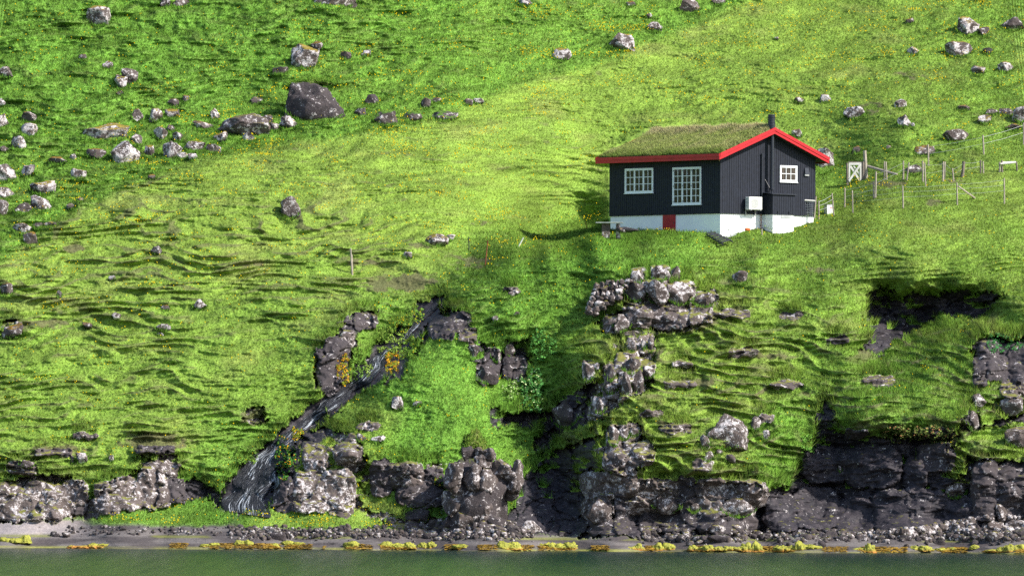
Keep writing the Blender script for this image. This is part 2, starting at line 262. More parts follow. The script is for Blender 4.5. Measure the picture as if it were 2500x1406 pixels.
        q = rk[sel]; q[r < .97] = 1; rk[sel] = q; q = tone[sel]; q[m] = t; tone[sel] = q
    blk = bh > .02
    smooth = tone * sm(1820, 1900, px)
    rb2 = .9 * fbm(X / 3 + Z * .2, Z / 1.1 - X * .12, 4, 70) + .8 * np.abs(fbm(X / 2.2 - Z * .3, Z / .8 + X * .1, 4, 73)) + .35 * fbm(X / .8, Z / .25, 4, 71) + .45 * rb
    rr = np.where(smooth > .6, rb2, rb)
    rr = np.where((tone > .95) & (px > 540) & (px < 1110) & (py < 1260), .22 * fbm(X / .6, Z / .35, 4, 72), rr)
    Y = Y + rk * np.where(blk, .42 * rr, rr + .22) - bh
    # turf holds on the ledges of the pale rock
    ledge = rk * (1 - .9 * blk) * np.where(tone < .75, sm(-.05, .22, fbm(X / 1.6, Z / .42, 3, 68) - .04 + .25 * (rr < 0)), (sm(.20, .3, fbm(X / 1.5, Z / .5, 3, 69)) > .5) * (px > 1110))
    ledge = ledge * (py < 1215)
    rk = rk * (1 - (ledge > .5))
    # beach
    Y = Y + (1 - land) * (.35 * fbm(X / 2.5, Z / .3, 3, 80) + .1 * fbm(X / .4, Z / .05, 2, 81))
    # the house stands on its plateau: keep the hillside behind it
    Xh, Zh = HOUSE_BOX
    inside = poly_in(px, py, HOUSE_PX)
    Y = np.where(inside, np.maximum(Y, 481.5 + .01 * (px - 1758)), Y)
    soil = np.zeros(px.shape)
    for x, y, a, b, s in SOIL:
        soil = np.maximum(soil, s * np.exp(-(((px - x) / a) ** 2 + ((py - y) / b) ** 2) * .8))
    if not full: return Y
    return Y, px, py, rk, tone, terr, lush, ris, soil, land
HOUSE_BOX = (0, 0)
HOUSE_PX = [(1486,398),(1455,385),(1593,306),(1889,306),(2020,388),(1988,400),(1990,520),(1935,540),(1887,562),(1862,556),(1845,548),(1758,568),(1600,562),(1486,560)]
# ------------------------------------------------------------------ object helpers
def link(o, parent=None):
    sc.collection.objects.link(o)
    if parent is not None: o.parent = parent
    return o
def tag(o, label=None, cat=None, group=None, kind=None):
    if label: o['label'] = label
    if cat: o['category'] = cat
    if group: o['group'] = group
    if kind: o['kind'] = kind
    return o
def empty(name, loc, rz=0.0):
    o = bpy.data.objects.new(name, None); o.location = loc; o.rotation_euler = (0, 0, rz); o.empty_display_size = .3
    return link(o)
def np_mesh(name, co, faces, mat=None, smooth=True, parent=None, cols=None):
    """co (n,3) array, faces (m,k) int array"""
    me = bpy.data.meshes.new(name); n = len(co); m, k = faces.shape
    me.vertices.add(n); me.vertices.foreach_set('co', np.ascontiguousarray(co, dtype=np.float32).ravel())
    me.loops.add(m * k); me.loops.foreach_set('vertex_index', faces.astype(np.int32).ravel())
    me.polygons.add(m); me.polygons.foreach_set('loop_start', np.arange(0, m * k, k, dtype=np.int32))
    me.update(calc_edges=True)
    if smooth: me.polygons.foreach_set('use_smooth', np.ones(m, bool))
    for nm, arr in (cols or {}).items():
        if arr.shape[1] == 3:
            at_ = me.attributes.new(nm, 'FLOAT_VECTOR', 'POINT'); at_.data.foreach_set('vector', np.ascontiguousarray(arr, dtype=np.float32).ravel()); continue
        at_ = me.attributes.new(nm, 'FLOAT_COLOR', 'POINT')
        at_.data.foreach_set('color', np.ascontiguousarray(arr, dtype=np.float32).ravel())
    if mat: me.materials.append(mat)
    return link(bpy.data.objects.new(name, me), parent)
class MB:
    """collects simple shapes into one mesh"""
    def __init__(s): s.v = []; s.f = []
    def add(s, vs, fs):
        b = len(s.v); s.v += [Vector(p) for p in vs]; s.f += [tuple(i + b for i in f) for f in fs]
    def hexa(s, p):   # 8 points: bottom ring then top ring
        s.add(p, [(3, 2, 1, 0), (4, 5, 6, 7), (0, 1, 5, 4), (1, 2, 6, 5), (2, 3, 7, 6), (3, 0, 4, 7)])
    def box(s, a, b):
        x0, y0, z0 = a; x1, y1, z1 = b
        if x0 > x1: x0, x1 = x1, x0
        if y0 > y1: y0, y1 = y1, y0
        if z0 > z1: z0, z1 = z1, z0
        s.hexa([(x0, y0, z0), (x1, y0, z0), (x1, y1, z0), (x0, y1, z0), (x0, y0, z1), (x1, y0, z1), (x1, y1, z1), (x0, y1, z1)])
    def tube(s, pts, r, n=8, r2=None, wob=0):
        pts = [Vector(p) for p in pts]; rings = []
        for i, p in enumerate(pts):
            d = (pts[min(i + 1, len(pts) - 1)] - pts[max(i - 1, 0)]).normalized()
            a = d.orthogonal().normalized() if i == 0 else (prev - d * prev.dot(d)).normalized()
            prev = a; b = d.cross(a)
            rr = r if r2 is None else r + (r2 - r) * i / max(1, len(pts) - 1)
            rings.append([p + (a * math.cos(t) + b * math.sin(t)) * rr * (1 + wob * math.sin(3 * t + i)) for t in [2 * math.pi * k / n for k in range(n)]])
        vs = [q for ring in rings for q in ring]; fs = []
        for i in range(len(rings) - 1):
            for k in range(n):
                fs.append((i * n + k, i * n + (k + 1) % n, (i + 1) * n + (k + 1) % n, (i + 1) * n + k))
        fs.append(tuple(range(n - 1, -1, -1))); fs.append(tuple((len(rings) - 1) * n + k for k in range(n)))
        s.add(vs, fs)
    def build(s, name, mat, parent=None, smooth=False, bevel=0):
        me = bpy.data.meshes.new(name); me.from_pydata([tuple(p) for p in s.v], [], s.f); me.materials.append(mat)
        bm = bmesh.new(); bm.from_mesh(me); bmesh.ops.recalc_face_normals(bm, faces=bm.faces)
        if bevel: bmesh.ops.bevel(bm, geom=bm.edges[:], offset=bevel, segments=1, affect='EDGES')
        bm.to_mesh(me); bm.free()
        if smooth: me.polygons.foreach_set('use_smooth', [True] * len(me.polygons))
        return link(bpy.data.objects.new(name, me), parent)

# ------------------------------------------------------------------ materials
def new_mat(name):
    m = bpy.data.materials.new(name); m.use_nodes = True; n = m.node_tree; b = n.nodes['Principled BSDF']
    return m, n, b
def nd(n, t, **kw):
    x = n.nodes.new(t)
    for k, v in kw.items(): setattr(x, k, v)
    return x
def noise(n, scale, detail=4, rough=.6, vec=None, dist=0):
    x = nd(n, 'ShaderNodeTexNoise'); x.inputs['Scale'].default_value = scale; x.inputs['Detail'].default_value = detail
    x.inputs['Roughness'].default_value = rough; x.inputs['Distortion'].default_value = dist
    if vec is not None: n.links.new(vec, x.inputs['Vector'])
    return x.outputs['Fac']
def ramp(n, fac, stops):
    x = nd(n, 'ShaderNodeValToRGB'); e = x.color_ramp.elements
    while len(e) < len(stops): e.new(.5)
    for i, (p, c) in enumerate(stops):
        e[i].position = p; e[i].color = (c, c, c, 1) if isinstance(c, (int, float)) else (*c, 1)
    n.links.new(fac, x.inputs[0]); return x.outputs[0]
def mixc(n, fac, a, b, mode='MIX'):
    x = nd(n, 'ShaderNodeMix', data_type='RGBA', blend_type=mode)
    for s, v in ((0, fac), (6, a), (7, b)):
        if hasattr(v, 'links'): n.links.new(v, x.inputs[s])
        else: x.inputs[s].default_value = v if isinstance(v, (int, float)) else (*v, 1)
    return x.outputs[2]
def mth(n, op, a, b=0.0, clamp=False):
    x = nd(n, 'ShaderNodeMath', operation=op, use_clamp=clamp)
    for s, v in ((0, a), (1, b)):
        if hasattr(v, 'links'): n.links.new(v, x.inputs[s])
        else: x.inputs[s].default_value = v
    return x.outputs[0]
def bump(n, b, h, strength=.5, dist=.05):
    x = nd(n, 'ShaderNodeBump'); x.inputs['Strength'].default_value = strength; x.inputs['Distance'].default_value = dist
    n.links.new(h, x.inputs['Height']); n.links.new(x.outputs[0], b.inputs['Normal'])
def wpos(n): return nd(n, 'ShaderNodeNewGeometry').outputs['Position']
def plain(name, col, rough=.6, var=.25, scale=3, bmp=0, metal=0, spec=.3):
    m, n, b = new_mat(name); f = noise(n, scale, 5, .6, wpos(n))
    c = mixc(n, 1, col, ramp(n, f, [(.25, 1 - var), (.75, 1 + var * .4)]), 'MULTIPLY')
    n.links.new(c, b.inputs['Base Color']); b.inputs['Roughness'].default_value = rough; b.inputs['Metallic'].default_value = metal
    b.inputs['Specular IOR Level'].default_value = spec
    if bmp: bump(n, b, noise(n, scale * 8, 4, .6, wpos(n)), bmp, .03)
    return m
def rock_color(n, tone):
    """basalt with lichen: tone 0 pale .. 1 dark and wet; a number or a socket"""
    p = wpos(n)
    base = mixc(n, ramp(n, noise(n, 1.3, 5, .65, p), [(.3, 0), (.7, 1)]), (.042, .033, .030), (.145, .115, .104))
    dark = mixc(n, ramp(n, noise(n, 2.0, 5, .65, p), [(.3, 0), (.75, 1)]), (.010, .010, .015), (.060, .050, .056))
    base = mixc(n, ramp(n, tone, [(.35, 0), (.85, 1)]), base, dark)
    li = mth(n, 'ADD', mth(n, 'MULTIPLY', noise(n, 2.6, 4, .7, p, .5), .75), mth(n, 'MULTIPLY', noise(n, 7.0, 4, .75, p, .8), .5))
    thr = mth(n, 'MULTIPLY', tone, .15)
    li = mth(n, 'SUBTRACT', li, thr)
    lf = ramp(n, li, [(.60, 0), (.655, 1)])
    lc = mixc(n, ramp(n, noise(n, 14, 3, .7, p), [(.35, 0), (.65, 1)]), (.27, .235, .24), (.62, .58, .57))
    c = mixc(n, lf, base, lc)
    yl = ramp(n, noise(n, 5.5, 4, .7, p, .4), [(.66, 0), (.72, 1)])
    return mixc(n, mth(n, 'MULTIPLY', yl, mth(n, 'SUBTRACT', .75, mth(n, 'MULTIPLY', tone, .6), True)), c, (.20, .14, .03)), li
def rock_mat(name, tone, moss=.0, mosscol=(.20, .17, .03)):
    m, n, b = new_mat(name)
    v = nd(n, 'ShaderNodeValue'); v.outputs[0].default_value = tone
    c, li = rock_color(n, v.outputs[0])
    if moss > 0:
        g = nd(n, 'ShaderNodeNewGeometry'); s = nd(n, 'ShaderNodeSeparateXYZ'); n.links.new(g.outputs['Normal'], s.inputs[0])
        k = mth(n, 'ADD', s.outputs[2], mth(n, 'MULTIPLY', noise(n, 3.5, 4, .6, wpos(n)), .9))
        f = ramp(n, mth(n, 'MULTIPLY', k, .5), [(.72 - moss * .2, 0), (.79 - moss * .2, 1)])
        mc = mixc(n, ramp(n, noise(n, 6, 4, .6, wpos(n)), [(.35, 0), (.65, 1)]), mosscol, (mosscol[0] * .45, mosscol[1] * .5, mosscol[2] * .7))
        c = mixc(n, f, c, mc)
    n.links.new(c, b.inputs['Base Color']); b.inputs['Roughness'].default_value = .9 if tone < .8 else .6
    b.inputs['Specular IOR Level'].default_value = .2 if tone < .8 else .35
    bump(n, b, noise(n, 7, 6, .7, wpos(n)), .9, .09)
    return m

def hill_mat():
    m, n, b = new_mat('hillside_ground'); p = wpos(n)
    a = nd(n, 'ShaderNodeAttribute', attribute_name='tint'); r = nd(n, 'ShaderNodeAttribute', attribute_name='rocky')
    s = nd(n, 'ShaderNodeSeparateColor'); n.links.new(r.outputs['Color'], s.inputs[0])
    g = mixc(n, 1, a.outputs['Color'], ramp(n, noise(n, 9, 5, .7, p), [(.3, .62), (.7, 1.25)]), 'MULTIPLY')
    rc, li = rock_color(n, s.outputs[1])
    f = mth(n, 'ADD', s.outputs[0], mth(n, 'MULTIPLY', mth(n, 'SUBTRACT', noise(n, 3.5, 4, .7, p), .5), .5))
    # moss on the upward parts of bare rock
    c = mixc(n, ramp(n, f, [(.45, 0), (.55, 1)]), g, rc)
    ge = nd(n, 'ShaderNodeNewGeometry'); sx = nd(n, 'ShaderNodeSeparateXYZ'); n.links.new(ge.outputs['Normal'], sx.inputs[0])
    k = mth(n, 'ADD', sx.outputs[2], mth(n, 'MULTIPLY', noise(n, 2.5, 4, .6, p), 1.0))
    k = mth(n, 'SUBTRACT', k, mth(n, 'MULTIPLY', s.outputs[1], .35))
    mo = mth(n, 'MULTIPLY', ramp(n, mth(n, 'MULTIPLY', k, .5), [(.60, 0), (.66, 1)]), s.outputs[2])
    c = mixc(n, mo, c, mixc(n, noise(n, 5, 3, .5, p), (.10, .14, .025), (.20, .16, .04)))
    n.links.new(c, b.inputs['Base Color'])
    n.links.new(ramp(n, s.outputs[1], [(.6, .92), (1, .55)]), b.inputs['Roughness'])
    b.inputs['Specular IOR Level'].default_value = .22
    bump(n, b, noise(n, 8, 6, .72, p), .8, .05)
    return m
def grass_mat(name='grass_blades', trans=.2):
    m, n, b = new_mat(name)
    a = nd(n, 'ShaderNodeAttribute', attribute_name='tint')
    n.nodes.remove(b)
    nr = nd(n, 'ShaderNodeAttribute', attribute_name='lie')
    d = nd(n, 'ShaderNodeBsdfDiffuse'); n.links.new(nr.outputs['Vector'], d.inputs['Normal']); t = nd(n, 'ShaderNodeBsdfTranslucent'); mx = nd(n, 'ShaderNodeMixShader')
    n.links.new(a.outputs['Color'], d.inputs[0]); n.links.new(a.outputs['Color'], t.inputs[0]); mx.inputs[0].default_value = trans
    n.links.new(d.outputs[0], mx.inputs[1]); n.links.new(t.outputs[0], mx.inputs[2]); n.links.new(mx.outputs[0], n.nodes['Material Output'].inputs[0])
    return m
def mixn(a, b, t):
    a = np.asarray(a, float); b = np.asarray(b, float); t = np.asarray(t)[..., None]
    return a * (1 - t) + b * t

MAT = {
 'hill': hill_mat(), 'grass': grass_mat(),
 'pale': rock_mat('pale_lichen_rock', .0), 'pale_moss': rock_mat('pale_mossy_rock', .08, .75, (.26, .19, .03)),
 'mid': rock_mat('grey_rock', .42, .35), 'mid2': rock_mat('speckled_grey_rock', .22, .3), 'brown': rock_mat('brown_mossy_rock', .45, .7, (.22, .13, .02)),
 'dark': rock_mat('dark_basalt', .68, .25, (.10, .12, .02)), 'wallrock': rock_mat('weathered_basalt', .36, .45, (.14, .17, .03)), 'wet': rock_mat('dark_wet_rock', 1.0),
 'green_top': rock_mat('grass_topped_rock', .55, .9, (.09, .17, .02)),
}

# ------------------------------------------------------------------ hillside mesh
random.seed(4); np.random.seed(4)
gx = np.concatenate([np.arange(-140, -46, 3.0), np.arange(-46, -29.5, .16), np.arange(-29.5, 29.5, .052), np.arange(29.5, 46, .16), np.arange(46, 141, 3.0)])
gz = np.concatenate([np.arange(-2.2, -.3, .25), np.arange(-.3, 33.5, .042), np.arange(33.5, 44, .16), np.arange(44, 140, 3.0)])
GX, GZ = np.meshgrid(gx, gz)
GY, px, py, rk, tone, terr, lush, ris, soil, land = surf(GX, GZ, True)
nz, nx = GX.shape
dYdx = np.gradient(GY, axis=1) / np.gradient(GX, axis=1); dYdz = np.gradient(GY, axis=0) / np.gradient(GZ, axis=0)
NL = np.sqrt(1 + dYdx ** 2 + dYdz ** 2); NX_, NY_, NZ_ = dYdx / NL, -1 / NL, dYdz / NL      # faces the camera side
def grid_at(A, X, Z):
    j = np.clip(np.searchsorted(gx, X), 1, nx - 1); i = np.clip(np.searchsorted(gz, Z), 1, nz - 1)
    j = np.where(np.abs(gx[j - 1] - X) < np.abs(gx[j] - X), j - 1, j); i = np.where(np.abs(gz[i - 1] - Z) < np.abs(gz[i] - Z), i - 1, i)
    return A[i, j]
def gdepth(x, y):
    """depth of the hillside seen at the photograph's point"""
    Y = 465.0
    for _ in range(8):
        X, Z = at(x, y, Y); Y = float(grid_at(GY, float(X), float(Z)))
    return Y
def gpt(x, y, dy=0.0): return P(x, y, gdepth(x, y) + dy)

lushc = mixn((.215, .310, .046), (.145, .305, .040), lush)
n1 = fbm(GX / 2.2, GZ / .9, 4, 101)
tint = lushc * (1 + .5 * n1)[..., None]
dry = np.clip(sm(.05, .5, fbm(GX / 4.0, GZ / 1.4, 4, 103)) * (1 - lush) * .8, 0, 1)
tint = mixn(tint, (.31, .32, .10), dry * .6)
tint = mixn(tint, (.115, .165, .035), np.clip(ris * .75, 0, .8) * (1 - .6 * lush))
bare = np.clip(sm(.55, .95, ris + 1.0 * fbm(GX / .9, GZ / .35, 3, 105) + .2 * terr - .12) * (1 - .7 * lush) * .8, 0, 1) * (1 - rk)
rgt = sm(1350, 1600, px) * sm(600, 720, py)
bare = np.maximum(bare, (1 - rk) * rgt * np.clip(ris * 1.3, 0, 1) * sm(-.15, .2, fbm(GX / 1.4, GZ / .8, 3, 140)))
bare = np.maximum(bare, sm(.25, .5, soil + .5 * fbm(GX / .5, GZ / .25, 3, 107) * (soil > .05)))
tint = mixn(tint, (.095, .075, .045), bare * .8)
# beach: gravel, paler sand in parts, green algae and orange weed along the water
bx = px; shore = 1345 + .0056 * (px - 1250) - py
tb = mixn((.065, .055, .055), (.13, .115, .11), sm(-.2, .3, fbm(GX / 2.5, GZ / .3, 3, 110)))
tb = mixn(tb, (.27, .235, .23), sm(260, 120, px) * sm(20, 40, shore))
tb = mixn(tb, (.24, .24, .05), np.clip(sm(9, 3, shore) * (.5 + 1.5 * fbm(GX / 3, GZ * 4, 3, 112)), 0, 1))
tb = mixn(tb, (.16, .17, .03), np.clip(sm(38, 30, shore) * sm(26, 31, shore) * sm(0, .2, fbm(GX / 4, GZ * 2, 3, 113)), 0, 1) * .8)
gb = np.maximum(sm(190, 260, px) * sm(600, 540, px) * sm(1290, 1278, py + .03 * np.abs(px - 430) + 6 * fbm(GX / .8, GZ, 3, 115)), sm(560, 600, px) * sm(1080, 960, px) * sm(1295, 1285, py + 6 * fbm(GX / .7, GZ, 3, 116)))
isb = (1 - land) * (1 - gb) * (1 - rk)
isb = np.where(py > 1262 + 20 * (px > 550), np.maximum(isb, (1 - gb) * (1 - rk) * sm(1262, 1272, py) * (px < 2200)), isb)
isb = np.clip(isb, 0, 1)
tint = mixn(tint, tb, isb)
rocky = np.zeros(GX.shape + (4,)); rocky[..., 0] = rk; rocky[..., 1] = np.clip(tone + .12 * n1, 0, 1); rocky[..., 2] = rk * np.where(tone > .9, .15, 1); rocky[..., 3] = 1
tint4 = np.concatenate([np.clip(tint, .004, .9), np.ones(GX.shape + (1,))], 2)
idx = np.arange(nz * nx).reshape(nz, nx)
quads = np.stack([idx[:-1, :-1], idx[:-1, 1:], idx[1:, 1:], idx[1:, :-1]], -1).reshape(-1, 4)
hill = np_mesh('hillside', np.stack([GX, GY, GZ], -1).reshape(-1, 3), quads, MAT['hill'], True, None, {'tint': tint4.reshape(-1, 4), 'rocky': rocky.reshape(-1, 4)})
tag(hill, kind='structure')

# ------------------------------------------------------------------ grass
gw = (1 - rk) * (1 - isb) * (1 - .8 * bare) * (1 - .25 * sm(.3, .9, terr) * (1 - lush))
hb = poly_in(px, py, HOUSE_PX)
gw = gw * (1 - hb) * ((np.abs(GX) < 33) & (GZ > .7) & (GZ < 33))
area = np.gradient(GX, axis=1) * np.gradient(GZ, axis=0) * np.minimum(NL, 6)
pr = (gw * area).ravel(); pr = pr / pr.sum()
NB = 1500000
cdf = np.cumsum(pr); pick = np.searchsorted(cdf, np.random.rand(NB)); pick = np.clip(pick, 0, nz * nx - 1)
ci = pick // nx; cj = pick % nx
bxp = GX[ci, cj] + (np.random.rand(NB) - .5) * .06; bzp = GZ[ci, cj] + (np.random.rand(NB) - .5) * .05
byp = GY[ci, cj] + (bxp - GX[ci, cj]) * dYdx[ci, cj] + (bzp - GZ[ci, cj]) * dYdz[ci, cj]
lu = lush[ci, cj]; clump = fbm(bxp / .45, bzp / .22, 2, 120)
ln = (.055 + .085 * lu + .06 * np.clip(clump + .1, 0, 1)) * (.6 + .8 * np.random.rand(NB))
# long hanging grass where turf overhangs the bare rock
edge = grid_at(np.maximum(np.roll(rk, -12, 0), 0) * 0 + np.maximum(np.roll(rk, 14, 0), np.roll(rk, 8, 0)), bxp, bzp)
ln = ln * (1 + 1.5 * edge * (py[ci, cj] > 650)) * (1 + .45 * (sm(1150, 1400, px[ci, cj]) * sm(600, 700, py[ci, cj])))
nxv, nyv, nzv = NX_[ci, cj], NY_[ci, cj], NZ_[ci, cj]
th = np.random.rand(NB) * 6.283; lean = .25 + .5 * np.random.rand(NB)
dx = nxv * .6 + np.cos(th) * lean - .1; dy = nyv * .6 + np.sin(th) * lean; dz = nzv * .45 + .62
q = np.sqrt(dx * dx + dy * dy + dz * dz); dx /= q; dy /= q; dz /= q
wd = .009 + .010 * np.random.rand(NB); ph = np.random.rand(NB) * 3.1416
ax, ay = np.cos(ph) * wd, np.sin(ph) * wd
base = np.stack([bxp, byp, bzp - .01], 1)
v0 = base + np.stack([-ax, -ay, 0 * ax], 1); v1 = base + np.stack([ax, ay, 0 * ax], 1); v2 = base + np.stack([dx * ln, dy * ln, dz * ln], 1)
co = np.stack([v0, v1, v2], 1).reshape(-1, 3)
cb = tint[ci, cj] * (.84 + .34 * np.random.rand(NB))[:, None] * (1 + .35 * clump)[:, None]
straw = (np.random.rand(NB) < .05 + .12 * (1 - lu)); cb[straw] = cb[straw] * .6 + np.array([.34, .30, .13]) * .4
cb4 = np.concatenate([np.clip(cb * 1.12, .01, .9), np.ones((NB, 1))], 1)
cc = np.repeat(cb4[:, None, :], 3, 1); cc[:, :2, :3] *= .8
lie = np.stack([nxv, nyv, nzv], 1) + .35 * (np.random.rand(NB, 3) - .5) + np.array([0, 0, .1]); lie /= np.sqrt((lie ** 2).sum(1))[:, None]
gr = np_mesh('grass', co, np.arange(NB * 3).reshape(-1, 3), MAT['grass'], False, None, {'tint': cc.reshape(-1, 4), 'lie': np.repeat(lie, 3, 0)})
tag(gr, 'green and yellow grass covering the hillside turf', 'grass', kind='stuff')
del cc, co, v0, v1, v2

# buttercups
FL = [(1000,360,1,170),(750,370,1,130),(300,520,.9,90),(500,430,.9,120),(1200,300,.7,120),(1500,180,.8,140),(1750,90,1,130),(1950,100,.8,120),(2100,60,.9,120),(800,430,.8,120),(1000,150,.35,150),(1000,230,.5,100),
      (2450,150,.6,80),(2350,60,.6,80),(600,500,.5,150),(300,650,.4,200),(900,600,.2,200),(200,150,.15,200),(1500,330,.35,150),(1900,220,.4,150),(100,930,.4,80),(1500,500,.15,150),(2200,300,.3,150),(2300,550,.1,200),(400,1255,.9,60),(750,1265,.9,90),(1250,720,.25,60),(1100,900,.15,100),(1700,800,.05,200),(600,900,.12,150),(2200,900,.05,200)]
fw = blend_map(px, py, FL) * gw * (.15 + np.clip(2.2 * fbm(GX / 2.6, GZ / .9, 3, 130), 0, 1.6)) ** 1.5
pr = (fw * area).ravel(); pr = pr / pr.sum(); NF = 9000
pick = np.clip(np.searchsorted(np.cumsum(pr), np.random.rand(NF)), 0, nz * nx - 1); ci = pick // nx; cj = pick % nx
fx = GX[ci, cj] + np.random.rand(NF) * .05; fz = GZ[ci, cj] + np.random.rand(NF) * .04; fy = GY[ci, cj]
r = .016 + .022 * np.random.rand(NF) ** 1.5; hgt = .12 + .1 * np.random.rand(NF)
cen = np.stack([fx, fy - .08, fz + hgt], 1)
off = np.array([(math.cos(a), -.35, math.sin(a)) for a in [k * 1.2566 for k in range(5)]]); 
vv = cen[:, None, :] + off[None] * r[:, None, None]
tip = cen + np.array([0, -.3, 0]) * r[:, None]
allv = np.concatenate([vv, (cen + np.array([0, .3, 0]) * r[:, None])[:, None]], 1).reshape(-1, 3)
bi = np.arange(NF)[:, None] * 6; tri = np.concatenate([np.stack([bi[:, 0] + k, bi[:, 0] + (k + 1) % 5, bi[:, 0] + 5], 1) for k in range(5)], 0)
MAT['flower'] = grass_mat('buttercup_petals', .3)
NVF = len(allv); fl = np_mesh('buttercups', allv, tri, MAT['flower'], False, None, {'tint': np.tile([.95, .72, .02, 1], (NVF, 1)), 'lie': np.tile([.5, -.35, .8], (NVF, 1))}); tag(fl, 'tiny yellow buttercups scattered over the grass', 'flowers', kind='stuff')

# ------------------------------------------------------------------ sea
def sea_mat():
    m, n, b = new_mat('sea_water'); p = wpos(n)
    mp = nd(n, 'ShaderNodeMapping'); n.links.new(p, mp.inputs[0]); mp.inputs['Scale'].default_value = (1, .16, 1)
    b.inputs['Base Color'].default_value = (.004, .019, .015, 1); b.inputs['Roughness'].default_value = .22; b.inputs['Specular IOR Level'].default_value = .28; b.inputs['IOR'].default_value = 1.33
    m2 = nd(n, 'ShaderNodeMapping'); n.links.new(p, m2.inputs[0]); m2.inputs['Scale'].default_value = (1, .022, 1)
    n.links.new(ramp(n, noise(n, 1.3, 4, .7, m2.outputs[0]), [(.36, .05), (.66, .30)]), b.inputs['Specular IOR Level'])
    h = mth(n, 'ADD', noise(n, 1.6, 5, .65, mp.outputs[0]), mth(n, 'MULTIPLY', noise(n, .35, 3, .5, mp.outputs[0]), 1.6))
    bump(n, b, h, 1, .16)
    return m
X0, X1, Y0_, Y1_ = -400, 400, -60, 446
me = bpy.data.meshes.new('sea'); me.from_pydata([(X0, Y0_, 0), (X1, Y0_, 0), (X1, Y1_, 0), (X0, Y1_, 0)], [], [(0, 1, 2, 3)]); me.materials.append(sea_mat())
sea = link(bpy.data.objects.new('sea_water', me)); tag(sea, kind='structure')
me = bpy.data.meshes.new('sea_bed'); me.from_pydata([(X0, Y0_, -2.1), (X1, Y0_, -2.1), (X1, Y1_, -2.1), (X0, Y1_, -2.1)], [], [(0, 1, 2, 3)]); me.materials.append(plain('sea_bed_mud', (.05, .06, .04)))
tag(link(bpy.data.objects.new('sea_bed', me)), kind='structure')
# ------------------------------------------------------------------ boulders
from mathutils import noise as mn
def rock_shape(seed, sub=4, cuts=9, rough=.16, round_=.0, sq=.86):
    rnd = random.Random(seed)
    bm = bmesh.new(); bmesh.ops.create_icosphere(bm, subdivisions=sub, radius=1)
    pl = []
    for _ in range(cuts):
        d = Vector((rnd.gauss(0, 1), rnd.gauss(0, 1), rnd.gauss(0, .8))).normalized(); pl.append((d, rnd.uniform(.50, .86)))
    off = Vector((rnd.uniform(-50, 50), rnd.uniform(-50, 50), rnd.uniform(-50, 50)))
    for v in bm.verts:
        p = v.co.copy(); p = Vector([math.copysign(abs(c) ** sq, c) for c in p]); p *= 1 / max(1, (abs(p.x) ** 4 + abs(p.y) ** 4 + abs(p.z) ** 4) ** .25)
        for d, k in pl:
            e = p.dot(d)
            if e > k: p -= d * (e - k) * (1 - round_ * .35)
        n = mn.fractal(p * 1.1 + off, .9, 2.1, 3) * rough * 1.1 + (mn.fractal(p * 3.7 + off, .8, 2.1, 3)) * rough * .55
        c = abs(mn.noise(p * 1.9 - off)); n -= max(0, .10 - c) * rough * 6 * .5
        v.co = p * (1 + n)
    return bm
def boulder(name, x0, y0, x1, y1, mat, seed, tilt=0, cuts=9, dep=.85, dy=None, Y=None, rough=.16, parent=None, low=.12, sub=None, sq=.86):
    if y1 - y0 > 85 and x1 - x0 > 90 and x0 > 1440 and y0 > 680 and parent is None and mat == 'mid': rough = .42; cuts = 18; dy = -.25; dep = .5; sub = 6
    cx, cy = (x0 + x1) / 2, (y0 + y1) / 2
    Yc = gdepth(cx, y1 - (y1 - y0) * .35) if Y is None else Y
    a = P(x0, cy, Yc); b = P(x1, cy, Yc); wv = (b.x - a.x) / 2; hv = (P(cx, y0, Yc).z - P(cx, y1, Yc).z) / 2
    bm = rock_shape(seed, sub or (5 if wv > 1.1 else 4 if wv > .3 else 3), cuts, rough, sq=sq)
    ca, sa = math.cos(math.radians(tilt)), math.sin(math.radians(tilt))
    for v in bm.verts:
        p = v.co; v.co = Vector((p.x * ca - p.z * sa * .7, p.y, p.x * sa * .7 + p.z * ca))
    mx = [max(v.co[i] for v in bm.verts) for i in range(3)]; mi = [min(v.co[i] for v in bm.verts) for i in range(3)]
    d = dep * (wv * hv) ** .5
    sc_ = (wv, d, hv * (1 + low)); hx = [(mx[i] - mi[i]) / 2 for i in range(3)]; md = [(mx[i] + mi[i]) / 2 for i in range(3)]
    for v in bm.verts:
        v.co = Vector(((v.co[i] - md[i]) / hx[i] * sc_[i] for i in range(3)))
    Yo = Yc - (d * .36 if dy is None else dy)
    c = P(cx, cy, Yo); c.z -= hv * low
    me = bpy.data.meshes.new(name); bm.to_mesh(me); bm.free(); me.materials.append(MAT[mat]); me.polygons.foreach_set('use_smooth', [True] * len(me.polygons))
    o = bpy.data.objects.new(name, me); link(o, parent)
    o.location = c if parent is None else c - parent.location
    return o

